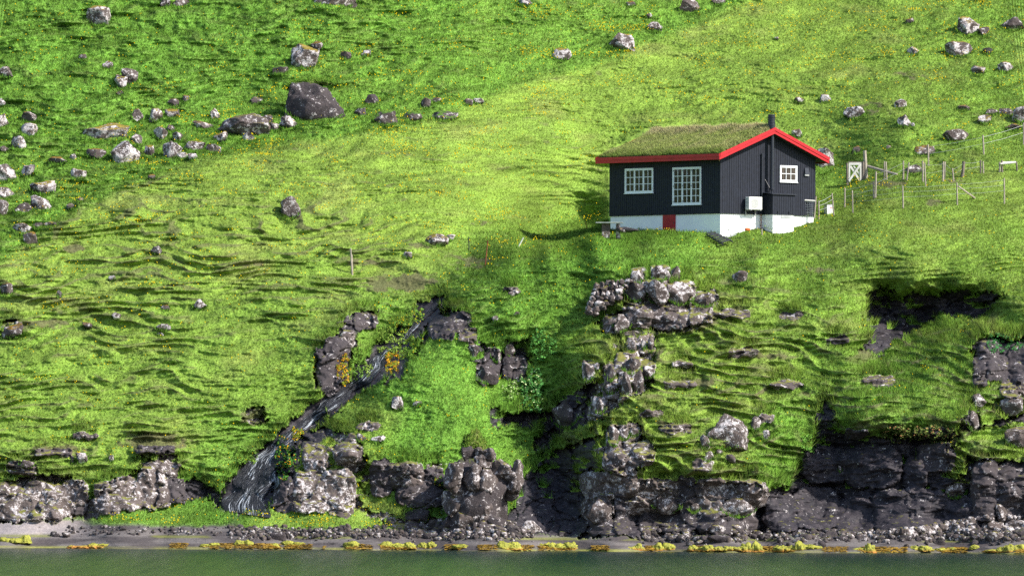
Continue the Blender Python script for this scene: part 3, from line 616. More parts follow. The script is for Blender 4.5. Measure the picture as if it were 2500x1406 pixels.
# x0, y0, x1, y1, stone, tilt, label
B = [
 (695,200,845,305,'dark',0,'huge dark brown boulder under a turf cap, the largest rock on the upper slope'),
 (530,276,668,346,'mid',5,'broad grey lichen boulder left of the huge dark turf-capped boulder'),
 (682,283,728,320,'pale',0,'rounded grey rock touching the lower left foot of the huge dark boulder'),
 (655,300,684,322,'brown',0,'low brown rock between the broad grey boulder and the rounded grey rock'),
 (520,320,556,350,'pale_moss',0,'round white rock under the left end of the broad grey boulder'),
 (512,263,538,300,'pale_moss',20,'pointed grey rock standing above the left end of the broad grey boulder'),
 (470,294,522,320,'brown',0,'low brown mossy rock left of the pointed grey rock'),
 (592,322,624,348,'pale',0,'small pale rock leaning on the lower front of the broad grey boulder'),
 (636,280,668,308,'mid',0,'grey rock on the right shoulder of the broad grey boulder'),
 (195,300,318,348,'pale_moss',8,'long low lichen-white boulder with a brown moss top, longest rock at upper left'),
 (270,344,342,408,'pale',0,'big round white lichen boulder in the grass below the long low boulder'),
 (318,326,348,358,'pale',15,'square bright white stone between the long low boulder and the round white boulder'),
 (322,264,350,298,'pale_moss',0,'leftmost of three small round white rocks in a row above the slope rocks'),
 (364,264,398,298,'pale_moss',0,'middle of three small round white rocks in a row above the slope rocks'),
 (402,266,440,292,'pale_moss',0,'rightmost of three small round white rocks in a row above the slope rocks'),
 (408,241,438,266,'brown',0,'small orange mossy rock just above the row of three round white rocks'),
 (445,232,462,252,'brown',0,'tiny brown rock above and right of the small orange mossy rock'),
 (374,308,410,340,'pale_moss',0,'whitish rock below the middle of the row of three white rocks'),
 (404,304,428,326,'mid',0,'small grey rock against the right side of a whitish rock'),
 (420,322,450,348,'pale_moss',0,'mossy white rock above the clump of large pale rocks'),
 (396,344,446,396,'pale',0,'tall pale boulder at the left of the clump of large pale rocks'),
 (448,344,502,372,'pale_moss',5,'flat-bottomed grey rock in the clump beside the tall pale boulder'),
 (432,372,460,392,'pale',0,'small pale stone at the lower right foot of the tall pale boulder'),
 (458,374,482,392,'pale',0,'smallest pale stone below the flat-bottomed grey rock'),
 (502,352,540,376,'mid',10,'grey rock at the right end of the clump beside the yellow flowers'),
 (352,354,378,388,'pale_moss',0,'upright pale rock just right of the big round white boulder'),
 (210,362,260,388,'brown',0,'low speckled brown rock on the left of the big round white boulder'),
 (116,382,164,402,'brown',0,'flat brown and white rock among grass below the long low boulder'),
 (168,376,186,398,'pale',0,'tiny white stone right of the flat brown and white rock'),
 (172,410,212,442,'pale_moss',0,'round rock with brown moss on top standing alone in grass'),
 (-30,400,42,446,'pale',0,'large white lichen boulder at the left edge of the photo'),
 (50,402,86,432,'pale',0,'white rock just right of the large lichen boulder at the left edge'),
 (72,440,138,476,'pale_moss',-5,'wide two-tone boulder with grass cap near the left edge'),
 (74,476,126,518,'pale',20,'bright white leaning boulder below the wide grass-capped boulder'),
 (34,494,80,524,'mid',0,'dark grey rock tucked against the bright white leaning boulder'),
 (-12,456,38,488,'pale_moss',0,'upper of two brown-topped rocks cut by the left edge'),
 (-16,486,22,524,'mid',0,'lower of two brown-topped rocks cut by the left edge'),
 (30,544,80,574,'pale_moss',10,'flat slanting pale rock above the small dark upright rock'),
 (76,543,104,560,'mid',0,'small grey rock at the right end of the flat slanting pale rock'),
 (104,540,140,556,'mid',12,'thin grey rock lying in yellow flowers right of the slanting rock'),
 (56,565,94,606,'brown',25,'dark upright leaning rock casting a green shadow below the slanting pale rock'),
 (50,300,92,338,'pale_moss',10,'upper of two stacked white rocks near the left edge'),
 (26,332,66,370,'pale',15,'lower of two stacked white rocks near the left edge'),
 (-20,276,22,318,'pale_moss',0,'grey boulder cut by the left edge above the stacked white rocks'),
 (52,272,92,302,'brown',30,'brown rock with a pale slab side above the stacked white rocks'),
 (0,356,22,372,'mid',0,'small bluish stone low at the left edge'),
 (-8,162,34,190,'mid',10,'speckled rock high at the left edge of the slope'),
 (-8,240,14,258,'pale',0,'small white stone at the left edge halfway up'),
 (210,14,272,64,'pale_moss',30,'triangular wedge-shaped rock high at the upper left'),
 (296,166,338,208,'mid',-30,'smooth grey wedge rock of the leaning pair at upper left'),
 (280,182,312,220,'pale_moss',25,'mossy left rock of the leaning pair at upper left'),
 (283,222,302,234,'pale',0,'tiny white stone just below the leaning pair'),
 (248,148,277,168,'brown',0,'small brown-topped rock above the leaning pair'),
 (192,132,214,148,'brown',0,'faint brown rock half sunk in grass left of the leaning pair'),
 (390,-14,416,20,'mid',0,'dark cut-off rock at the top edge left of a white boulder'),
 (416,-8,462,22,'pale_moss',12,'white boulder cut by the top edge near the upper left'),
 (756,-30,872,24,'mid',5,'big grey boulder cut by the top edge above the twin mossy rocks'),
 (710,106,780,168,'pale_moss',25,'tall tilted grey rock with yellow moss above the huge dark boulder'),
 (758,100,790,124,'brown',0,'mossy yellow stone leaning on the upper right of the tall tilted rock'),
 (725,142,758,170,'pale_moss',0,'lumpy rock at the lower end of the tall tilted rock'),
 (664,160,706,184,'green_top',0,'dark little rock under a tuft of grass left of the tall tilted rock'),
 (610,236,642,256,'mid',20,'small thin grey rock in grass left of the huge dark boulder'),
 (880,122,906,140,'pale',0,'small round white stone right of the tall tilted rock'),
 (830,126,858,146,'brown',0,'small yellow mossy stone between the tall rock and the round white stone'),
 (888,230,926,262,'dark',-10,'smooth brown angular rock right of the huge dark boulder'),
 (864,262,894,290,'green_top',0,'grey rock below the smooth brown angular rock'),
 (914,270,972,308,'green_top',0,'wide speckled rock under a grassy lip below the brown angular rock'),
 (984,272,1032,302,'green_top',0,'rounded grey rock right of the wide speckled rock'),
 (1028,238,1052,268,'brown',0,'narrow stone at the left end of the ragged rock ledge'),
 (1050,270,1120,296,'green_top',0,'long low rock hidden in turf at the ragged ledge'),
 (1132,240,1156,258,'mid',0,'small blue-grey stone at the right end of the ragged ledge'),
 (1154,240,1182,254,'pale',8,'slanting pale stone ending the ragged ledge on the right'),
 (1052,238,1078,252,'brown',0,'low orange mossy stone on top of the ragged ledge'),
 (1346,116,1396,148,'pale_moss',0,'yellow-topped grey rock in the middle of the upper slope'),
 (1484,80,1552,126,'pale_moss',-15,'jagged double-peaked pale rock on the upper slope'),
 (1574,54,1620,78,'pale_moss',0,'low whitish rock above the jagged double-peaked rock'),
 (1656,-4,1710,36,'mid',25,'dark grey boulder leaning near the top edge of the slope'),
 (1526,2,1552,18,'brown',0,'small brown mossy rock near the top edge'),
 (1576,32,1592,44,'pale',0,'tiny pale stone above the low whitish rock'),
 (1266,-8,1300,16,'pale',0,'white rock touching the top edge at its middle'),
 (1736,-10,1772,14,'mid',0,'grey rock cut by the top edge right of the dark leaning boulder'),
 (1890,90,1902,98,'pale',0,'tiny bright white stone alone among the buttercups'),
 (1936,236,1964,252,'brown',0,'small brown-topped rock above the chimney to its right'),
 (2000,230,2030,250,'pale_moss',0,'pair-like white stone on the slope up and right of the chimney'),
 (2058,260,2112,292,'pale',-15,'white-speckled rock sunk in heath up and right of the roof'),
 (2182,242,2214,268,'pale',-20,'oval white rock above the pair of pale stones'),
 (2190,280,2226,312,'pale_moss',0,'white and dark rock with a small white chip beside it'),
 (2222,300,2234,314,'pale',0,'small white chip at the foot of the white and dark rock'),
 (2300,314,2366,350,'mid',0,'domed grey rock above the fence posts on the right'),
 (2336,40,2392,90,'pale_moss',0,'large white and black boulder with a yellow moss crown at upper right'),
 (2384,66,2416,92,'brown',0,'brown mossy rock against the right side of the large moss-crowned boulder'),
 (2440,42,2500,76,'mid',-10,'flat grey loaf-shaped rock at the upper right corner'),
 (2306,100,2374,140,'pale_moss',-18,'long pinkish rock with mossy back below the moss-crowned boulder'),
 (2212,114,2244,136,'pale_moss',-20,'small pale rock with a brown top left of the long pinkish rock'),
 (2210,44,2232,62,'brown',-20,'tiny brown stone high on the right slope'),
 (2370,160,2406,186,'mid',0,'grey rock below the long pinkish rock'),
 (2434,150,2474,178,'pale_moss',0,'dark rock with an orange moss cap near the right edge'),
 (2398,116,2424,134,'dark',-20,'dark half-buried rock right of the long pinkish rock'),
 (2336,256,2370,272,'brown',0,'orange mossy flat stone on the right slope'),
 (2386,280,2422,304,'pale_moss',15,'rock with a brown moss back below the orange flat stone'),
 (2404,266,2436,282,'mid',0,'small grey rock above the brown-backed rock'),
 (2438,264,2480,284,'mid',0,'low reddish rock leading to the boulder at the right edge'),
 (2470,256,2530,300,'pale_moss',0,'large speckled boulder cut by the right edge above the fence'),
 (2452,302,2498,320,'brown',12,'low brown slab in front of the large speckled boulder'),
 (2230,354,2286,382,'brown',8,'dark rock with orange moss behind the tallest fence post'),
 (2206,402,2254,428,'mid',5,'smooth grey domed rock behind the paired fence posts'),
 (2080,356,2104,378,'brown',0,'brown rock left of the thick gate pole'),
 (2162,354,2176,368,'brown',0,'tiny brown-capped stone right of the thick gate pole'),
 (1988,360,2038,424,'pale_moss',10,'tall mossy white rock just behind the right eave of the house'),
 (1932,314,1962,336,'pale_moss',0,'pale rock just over the right slope of the roof'),
 (684,478,736,534,'mid',40,'upright slanting grey rock standing alone mid slope'),
 (1030,570,1096,602,'pale_moss',0,'domed boulder with orange lichen crown above the lower fence posts'),
 (1088,572,1112,588,'pale',0,'small pale stone behind the domed boulder with orange lichen'),
 (984,614,1008,632,'pale',20,'small white stone below the domed boulder'),
 (368,600,396,622,'mid',15,'small grey stone in the terraced slope at left'),
 (360,425,382,440,'brown',0,'tiny brown rock at the edge of the yellow flower drift'),
 (186,482,206,496,'mid',0,'upper little pale stone beside a drift of yellow flowers'),
 (162,496,182,514,'mid',0,'lower little pale stone beside a drift of yellow flowers'),
 (264,672,284,686,'pale',0,'little pale stone on the terraced slope left of center'),
 (138,708,152,726,'pale',30,'thin white stone on the lower left terraces'),
 (0,690,34,726,'brown',0,'brown rock bedded in turf at the left edge of the terraces'),
 (4,788,58,826,'brown',10,'brown pointed boulder at the left edge above the lower slope'),
 (470,730,506,756,'pale',25,'upright white stone of the small group in the lower left meadow'),
 (392,744,416,760,'brown',20,'slanting stone left of the upright white stone in the meadow'),
 (272,762,296,778,'pale',0,'small pinkish stone left of the stones in the lower meadow'),
 (380,790,418,808,'pale',8,'flat white stone lowest of the lower left meadow group'),
 (382,808,400,822,'brown',0,'small brown stone right under the flat white stone'),
 (200,786,226,800,'brown',0,'tiny dark stone on the lower left terraces near the pinkish stone'),
 (954,966,988,1002,'pale_moss',0,'triangular white rock with moss cap in the grass right of the stream'),
 (1006,978,1030,992,'pale_moss',0,'small white rock right of the triangular white rock'),
 (905,1062,942,1082,'pale',0,'pale rock on the broken slope right of the stream'),
 (870,1056,896,1080,'mid',40,'thin upright rock left of the pale rock on the broken slope'),
 (184,1104,214,1132,'pale',20,'white rock just above the left sea cliff'),
 (264,1110,278,1130,'pale',0,'little white stone on the ledge above the left sea cliff'),
 (324,1106,352,1122,'pale',0,'white stone below the dark turf hollow above the left cliff'),
 (168,1110,184,1132,'mid',0,'narrow grey stone beside the white rock above the left cliff'),
 (48,1122,84,1140,'mid',0,'dark grey block on top of the left sea cliff'),
 # crag below the house
 (1588,647,1637,686,'mid2',0,'square pale block crowning the crag below the house'),
 (1632,649,1661,690,'mid',0,'narrow dark block right of the crowning pale block'),
 (1537,656,1574,692,'pale_moss',15,'mossy block at the upper left of the crag below the house'),
 (1527,686,1580,736,'mid',0,'rounded grey block above the end of the dry stone wall'),
 (1574,682,1634,740,'mid2',-5,'big faceted pale block in the middle of the crag'),
 (1626,686,1698,744,'mid2',0,'widest rounded white block at the right of the crag'),
 (1690,714,1746,750,'mid',0,'low dark block at the right foot of the crag'),
 (1498,766,1540,810,'mid',20,'knobbly grey rock in the scree under the dry stone wall'),
 (1786,660,1826,696,'mid',0,'round dark rock in the grass right of the crag'),
 (1714,1008,1828,1096,'mid2',-4,'big round white-speckled boulder on the slope above the beach'),
 (1832,1016,1858,1052,'mid2',-20,'small pale rock right of the big round speckled boulder'),
 (1708,1060,1734,1096,'mid2',0,'small speckled rock at the lower left of the big round boulder'),
 (1860,1048,1880,1076,'mid2',0,'little white rock further right of the big round boulder'),
 (1748,1096,1766,1112,'mid',0,'little round stone under the big round boulder'),
 (1770,1108,1796,1128,'mid',0,'cube-like brown stone below the big round boulder'),
 (1716,1100,1742,1126,'mid2',0,'broken pale stone below left of the big round boulder'),
 (1482,1000,1490,1011,'mid2',0,'tiny round white stone on the spur'),
 (1530,826,1554,860,'mid2',0,'pale pointed rock at the top of the ribbed outcrop'),
 (1580,817,1597,862,'mid2',10,'tall thin white rock at the top right of the ribbed outcrop'),
 (1565,828,1580,852,'mid2',0,'short white rock beside the tall thin white rock'),
 (1420,878,1453,932,'mid2',20,'leaning white rock at the left of the ribbed outcrop'),
 (1448,884,1464,904,'mid2',0,'small round rock at the shoulder of the leaning white rock'),
 (1478,890,1503,930,'mid',15,'upright grey rock on the left side of the ribbed outcrop'),
 (1518,872,1566,912,'mid',0,'blocky grey rock in the center of the ribbed outcrop'),
 (1474,928,1508,962,'mid2',-20,'pale slanting rock at the lower left of the ribbed outcrop'),
 (1518,906,1544,962,'mid',25,'left rib of grey rock leaning right in the outcrop'),
 (1542,900,1572,960,'mid',25,'right rib of grey rock leaning right in the outcrop'),
 (1568,892,1598,924,'mid2',20,'pale rock on the right side of the ribbed outcrop'),
 (1446,966,1480,1010,'mid2',20,'whitish rock at the lower end of the ribbed outcrop'),
 (1346,975,1410,1046,'dark',10,'large smooth dark rock in the shade left of the spur'),
 (1200,846,1224,884,'mid',20,'egg-shaped dark rock in the shaded hollow'),
 (1230,838,1258,868,'mid',0,'pale-faced rock under the grass lip of the shaded hollow'),
 (1140,838,1170,878,'mid',0,'rounded rock at the left rim of the shaded hollow'),
 (1162,890,1218,936,'dark',0,'dark lumpy rock pile low in the shaded hollow'),
 (1486,1036,1512,1090,'mid2',25,'tall pale rock slab on the left of the sea-cliff headland'),
 (1508,1036,1540,1074,'mid2',0,'rounded pale rock crowning the sea-cliff headland'),
 (1536,1040,1560,1066,'mid2',0,'small pale rock right of the crowning rock on the headland'),
 (1240,712,1256,726,'mid2',0,'tiny pale stone on the lush green bank'),
 (1200,770,1220,786,'mid2',0,'tiny white stone on the bank above the shaded hollow'),
 (1252,760,1270,772,'mid',0,'tiny grey stone beside the lush bank above the hollow'),
 (2370,960,2408,992,'mid2',15,'white rock on the right slope beside the dark cliff'),
 (2366,1000,2392,1056,'mid',35,'long thin pinkish rock above the dark sea cliff'),
 (2440,966,2500,1010,'mid',10,'pale-topped rock at the right edge beside the dark cliff'),
 (2450,1040,2520,1090,'mid',0,'rough dark rock at the right edge under the turf'),
 (2306,1164,2360,1216,'mid2',10,'bright angular white rock set in the dark sea cliff'),
 (2046,1136,2056,1150,'mid2',20,'tiny white stone on the dark sea cliff face'),
 (2430,1230,2460,1270,'mid2',10,'slender white rock low on the cliff at the right edge'),
 (1764,1214,1842,1262,'mid2',-3,'bright white double block at the foot of the sea cliff'),
 (1596,1210,1662,1252,'mid',0,'large smooth pinkish block in the middle of the sea cliff'),
 (1682,1226,1708,1252,'mid',0,'small square stone in the sea cliff right of the pinkish block'),
 (1430,1212,1494,1274,'mid',0,'large layered brown block at the left of the sea cliff'),
 # beach boulders
 (1268,1270,1322,1304,'pale',0,'smooth whitish boulder on the beach right of the rock tower'),
 (1362,1296,1384,1312,'dark',0,'small dark stone right of the whitish beach boulder'),
 (1244,1284,1272,1308,'dark',0,'dark rock touching the left side of the whitish beach boulder'),
 (985,1240,1050,1278,'dark',12,'big smooth brown boulder on the beach left of the rock tower'),
 (990,1274,1024,1304,'dark',0,'glistening black rock in front of the big smooth brown boulder'),
 (1030,1298,1076,1318,'dark',0,'flat dark stone at the left foot of the rock tower'),
 (1068,1298,1102,1314,'dark',0,'domed dark stone under the rock tower'),
 (638,1284,686,1306,'pale',6,'long white boulder on the shore below the waterfall'),
 (658,1296,700,1322,'dark',0,'dark mossy boulder in front of the long white shore boulder'),
 (120,1296,150,1314,'dark',0,'dark wet rock at the water left of the green grass bank'),
 (150,1298,172,1314,'mid',0,'grey stone beside the dark wet rock at the left shore'),
 (288,1282,310,1294,'dark',0,'dark lump at the lower edge of the green grass bank'),
 (2004,1294,2046,1322,'dark',0,'large black dome-shaped boulder on the right beach'),
 (2040,1306,2072,1322,'dark',5,'flat black rock leaning on the black dome-shaped boulder'),
 (2090,1302,2122,1328,'mid',0,'grey boulder right of the black dome-shaped boulder'),
 (2136,1308,2164,1324,'dark',0,'small dark stone between two grey boulders on the right beach'),
 (1724,1304,1788,1324,'dark',0,'long smooth brown-grey boulder on the beach below the white double block'),
 (1688,1306,1724,1324,'dark',0,'dark boulder at the left end of the long smooth beach boulder'),
 (1732,1280,1772,1306,'mid',0,'angular grey boulder under the white double block'),
 (1788,1280,1810,1300,'pale_moss',20,'greenish tilted stone beside the angular grey boulder'),
 (1650,1302,1686,1324,'dark',0,'round dark boulder with green weed skirt on the beach'),
 (1630,1306,1652,1320,'dark',0,'smaller dark stone left of the round weed-skirted boulder'),
 (1946,1300,1984,1318,'dark',0,'low dark boulder left of the black dome-shaped boulder'),
 (1850,1300,1884,1316,'dark',10,'brown slab on the beach below the cave corner'),
 (2192,1304,2230,1322,'dark',0,'brown boulder in front of the pale rubble bank'),
 (2362,1290,2400,1310,'dark',0,'dark block at the right end of the pale rubble bank'),
 (2364,1276,2396,1304,'dark',0,'tall dark block beside the pale rubble bank'),
 (2400,1270,2450,1300,'mid',0,'pale speckled boulder at the foot of the right cliff'),
 (2450,1268,2520,1296,'pale',8,'long pale slab at the right edge of the beach'),
 (2408,1296,2450,1320,'mid',0,'greenish boulder in front of the pale speckled boulder'),
 (2448,1296,2474,1316,'dark',0,'dark stone under the long pale slab'),
 (2472,1290,2510,1318,'dark',0,'dark angular boulder at the right edge of the beach'),
 (2282,1316,2308,1334,'dark',0,'grey-brown stone near the water below the pale rubble'),
]
for i, (x0, y0, x1, y1, mt, tl, lab) in enumerate(B):
    big = (x1 - x0) > 60
    beach = y1 > 1266 and 'cliff' not in lab
    o = boulder('boulder' if (x1 - x0) > 34 else 'stone', x0, y0, x1, y1, mt, 100 + i, tl, 5 if beach and mt == 'dark' else 14, .85, rough=.09 if (beach and mt == 'dark') else .13, sq=.55 if i == 0 else .86)
    tag(o, lab, 'boulder' if (x1 - x0) > 34 else 'stone', 'stones and boulders on the beach' if beach else 'boulders and stones on the slope')
    if i == 0: turfed = o

# long grass growing up round the foot of each stone
rnn = np.random.RandomState(77); bb = []
for (x0, y0, x1, y1, mt, tl, lab) in B:
    if y1 > 1262: continue
    wpx = x1 - x0; N = int(14 + wpx * 3.2); u = rnn.rand(N) * 2 - 1; xs_ = (x0 + x1) / 2 + u * wpx * .58; ys_ = y1 - (y1 - y0) * .42 * np.abs(u) ** 2.0 + rnn.rand(N) * 3 - 1.5
    Yg = gdepth((x0 + x1) / 2, y1)
    for a_, c_ in zip(xs_, ys_): bb.append(tuple(P(a_, c_ + 1.5, min(gdepth(a_, c_), Yg + 2) - .42 * (wpx / 88) * (1 - .5 * (y1 - c_) / max(1, y1 - y0)))))
b0 = np.array(bb); N = len(b0); b0 = b0 + rnn.randn(N, 3) * [.02, .05, .02]; L = (.10 + .14 * rnn.rand(N))[:, None]; dv = rnn.randn(N, 3) * .3 + [-.05, -.1, .9]; w2 = rnn.randn(N, 3) * .012
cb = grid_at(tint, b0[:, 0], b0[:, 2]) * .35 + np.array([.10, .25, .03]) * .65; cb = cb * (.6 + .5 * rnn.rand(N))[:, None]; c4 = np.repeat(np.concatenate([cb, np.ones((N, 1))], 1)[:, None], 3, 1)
tag(np_mesh('long_grass', np.stack([b0 - w2, b0 + w2, b0 + dv * L], 1).reshape(-1, 3), np.arange(N * 3).reshape(-1, 3), MAT['grass'], False, None, {'tint': c4.reshape(-1, 4), 'lie': np.repeat(np.array([[.1, -.5, .85]]) + .5 * (rnn.rand(N, 3) - .5), 3, 0)}), 'longer green grass growing round the feet of the boulders', 'grass', kind='stuff')
# ------------------------------------------------------------------ smaller beach rubble, too many to count
def rubble(name, spots, mats, seed, label):
    rnd = random.Random(seed); shapes = []
    for k in range(10):
        bm = rock_shape(900 + k + seed, 2, 7, .12); shapes.append((np.array([tuple(v.co) for v in bm.verts]), np.array([[v.index for v in f.verts] for f in bm.faces]))); bm.free()
    V = []; F = []; nb = 0; mi = []
    for (x, y, s) in spots:
        v, f = shapes[rnd.randrange(10)]; Yg = gdepth(x, y); c = P(x, y, Yg); a = rnd.uniform(0, 6.28); r = s / 44.0 / 2
        m = np.array(Matrix.Rotation(a, 3, 'Z') @ Matrix.Rotation(rnd.uniform(-.4, .4), 3, 'X')); q = (v * np.array([1, .8, .62 + rnd.random() * .3])) @ m.T * r
        V.append(q + np.array(c) + [0, -r * .3, r * .15]); F.append(f + nb); nb += len(v); mi += [rnd.randrange(len(mats))] * len(f)
    o = np_mesh(name, np.vstack(V), np.vstack(F), MAT[mats[0]], True)
    for m in mats[1:]: o.data.materials.append(MAT[m])
    o.data.polygons.foreach_set('material_index', mi)
    return tag(o, label, 'rubble', kind='stuff')
rnd = random.Random(5); sp = []
for _ in range(900):
    x = rnd.uniform(560, 1300); y = 1300 + rnd.gauss(0, 7) + (0 if x < 950 else 4); sp.append((x, min(max(y, 1285), 1322), 5 + 15 * rnd.random() ** 2))
for _ in range(800):
    x = rnd.uniform(1560, 2560); y = 1310 + rnd.gauss(0, 8); sp.append((x, min(max(y, 1296), 1335), 5 + 20 * rnd.random() ** 2))
for _ in range(150): sp.append((rnd.uniform(160, 560), rnd.uniform(1285, 1306), 4 + 9 * rnd.random() ** 2))
for _ in range(130): sp.append((rnd.uniform(1000, 1260), rnd.uniform(1278, 1308), 12 + 18 * rnd.random()))
rubble('beach_rubble', sp, ['dark', 'mid', 'dark', 'dark', 'mid2'], 3, 'dark rounded beach stones strewn along the foot of the cliffs')
sp = []
for _ in range(520):
    x = rnd.uniform(2150, 2380); t = (x - 2150) / 230; y = 1306 - 36 * t * rnd.random(); sp.append((x, y, 10 + 16 * rnd.random()))
for _ in range(120): sp.append((rnd.uniform(2400, 2540), rnd.uniform(1262, 1300), 10 + 14 * rnd.random()))
rubble('pale_rubble', sp, ['mid2', 'mid', 'pale'], 8, 'bank of pale broken rubble at the foot of the right cliff')

# ------------------------------------------------------------------ the rock tower on the beach
tw = empty('rock_tower', P(1170, 1300, 444.5)); tag(tw, 'free-standing lumpy rock tower with grass tuft on top, at the beach', 'rock tower')
TB = [(1082,1128,1132,1204,'mid'),(1126,1130,1180,1196,'mid'),(1160,1140,1218,1212,'mid'),(1156,1104,1206,1142,'mid'),(1126,1088,1160,1122,'dark'),(1156,1090,1190,1120,'mid'),(1180,1092,1212,1122,'mid'),
      (1076,1190,1166,1262,'mid'),(1100,1170,1150,1220,'mid'),(1158,1206,1204,1260,'mid'),(1110,1240,1196,1310,'mid'),(1196,1212,1232,1268,'mid'),(1214,1142,1274,1184,'mid'),(1216,1180,1268,1220,'dark'),(1236,1120,1280,1200,'mid'),(1196,1118,1250,1180,'mid'),
      (1076,1250,1120,1304,'dark'),(1180,1250,1240,1300,'dark'),(1130,1190,1190,1250,'mid'),(1140,1270,1194,1300,'mid')]
for k, (x0, y0, x1, y1, mt) in enumerate(TB):
    boulder('rock_block', x0, y0, x1, y1, mt, 400 + k, random.uniform(-15, 15), 12, 1.25, dy=0, Y=444.6 + random.uniform(-.35, .35) + (.9 if x0 > 1190 else 0) + (.3 if y1 < 1130 else 0), rough=.2, parent=tw, sub=4)
core = boulder('rock_core', 1090, 1110, 1240, 1330, 'dark', 460, 0, 6, 1.1, dy=0, Y=445.8, rough=.2, parent=tw, sub=4)

# ------------------------------------------------------------------ dry stone wall under the crag
dw = empty('dry_stone_wall', P(1480, 770, 457.2)); tag(dw, 'dry stone wall of grey stones built into the slope left of the crag', 'stone wall')
rnd = random.Random(12); n_ = 0
y = 688
for row in range(7):
    x = 1448 + row * -3 + (0 if row < 4 else -4); xe = 1530 - (0 if row < 2 else (row - 1) * 14)
    while x < xe:
        ww = rnd.uniform(12, 26); hh = rnd.uniform(11, 17)
        yy = y + (x - 1448) * -.10 + rnd.uniform(-2, 2)
        s_ = boulder('wall_stone', x, yy, x + ww, yy + hh, 'mid' if rnd.random() < .7 else 'pale', 500 + n_, rnd.uniform(-20, 20), 14, 1.3, dy=0, Y=456.5 + .1 * row * -1 + rnd.uniform(-.06, .06), rough=.08, parent=dw, sub=3)
        x += ww * .86; n_ += 1
    y += 11.3

boulder('wall_core', 1444, 690, 1532, 770, 'dark', 560, 0, 8, 1.0, dy=0, Y=457.6, rough=.1, parent=dw, sub=4)
# ------------------------------------------------------------------ waterfall
WF = [(1092,722,8),(1062,748,12),(1030,778,16),(1005,806,15),(975,835,14),(940,858,24),(918,890,32),(890,922,40),(855,950,36),(820,976,40),(778,1006,34),(740,1040,30),(705,1068,40),(680,1092,64),(660,1120,84),(640,1150,92),(620,1182,96),(606,1212,100),(596,1254,106)]
rows = []; 
pts = np.array(WF, float); tt = np.linspace(0, len(WF) - 1, 170)
cxs = np.interp(tt, np.arange(len(WF)), pts[:, 0]) + 3 * np.sin(tt * 2.1) + 2 * np.sin(tt * 5.3); cys = np.interp(tt, np.arange(len(WF)), pts[:, 1]); wds = np.interp(tt, np.arange(len(WF)), pts[:, 2])
NW = 34; vs = []; uvs = []
for i in range(len(tt)):
    for j in range(NW):
        t = j / (NW - 1) - .5; x = cxs[i] + t * wds[i] * (1 + .3 * math.sin(i * .31) * math.sin(i * .083 + 1)); yv = cys[i] + t * wds[i] * .18
        Yg = gdepth(x, yv); vs.append(tuple(P(x, yv, Yg - .12 - .08 * (1 - 4 * t * t) - .03 * math.sin(t * 14 + i * .12)))); uvs.append((t * wds[i] / 44, i * .09))
fs = [(i * NW + j, i * NW + j + 1, (i + 1) * NW + j + 1, (i + 1) * NW + j) for i in range(len(tt) - 1) for j in range(NW - 1)]
m, n, b = new_mat('running_water')
uv = nd(n, 'ShaderNodeAttribute', attribute_name='flow'); mp = nd(n, 'ShaderNodeMapping'); n.links.new(uv.outputs['Vector'], mp.inputs[0]); mp.inputs['Scale'].default_value = (1, .09, 1)
st = noise(n, 15, 5, .75, mp.outputs[0], .5); mp2 = nd(n, 'ShaderNodeMapping'); n.links.new(uv.outputs['Vector'], mp2.inputs[0]); mp2.inputs['Scale'].default_value = (1, .25, 1)
br = noise(n, 1.3, 3, .5, mp2.outputs[0])
f = ramp(n, mth(n, 'ADD', mth(n, 'MULTIPLY', st, .7), mth(n, 'MULTIPLY', br, .45)), [(.61, 0), (.70, 1)])
n.links.new(mixc(n, f, mixc(n, noise(n, 4, 4, .6, wpos(n)), (.006, .007, .011), (.030, .032, .042)), (.72, .77, .84)), b.inputs['Base Color'])
b.inputs['Roughness'].default_value = .4; b.inputs['Specular IOR Level'].default_value = .25; bump(n, b, mth(n, 'ADD', st, noise(n, 5, 5, .7, wpos(n))), 1, .12); MAT['run'] = m
wf = np_mesh('waterfall', np.array(vs), np.array(fs), m, True, None, {'flow': np.array([(u, v, 0) for u, v in uvs])})
tag(wf, kind='structure')

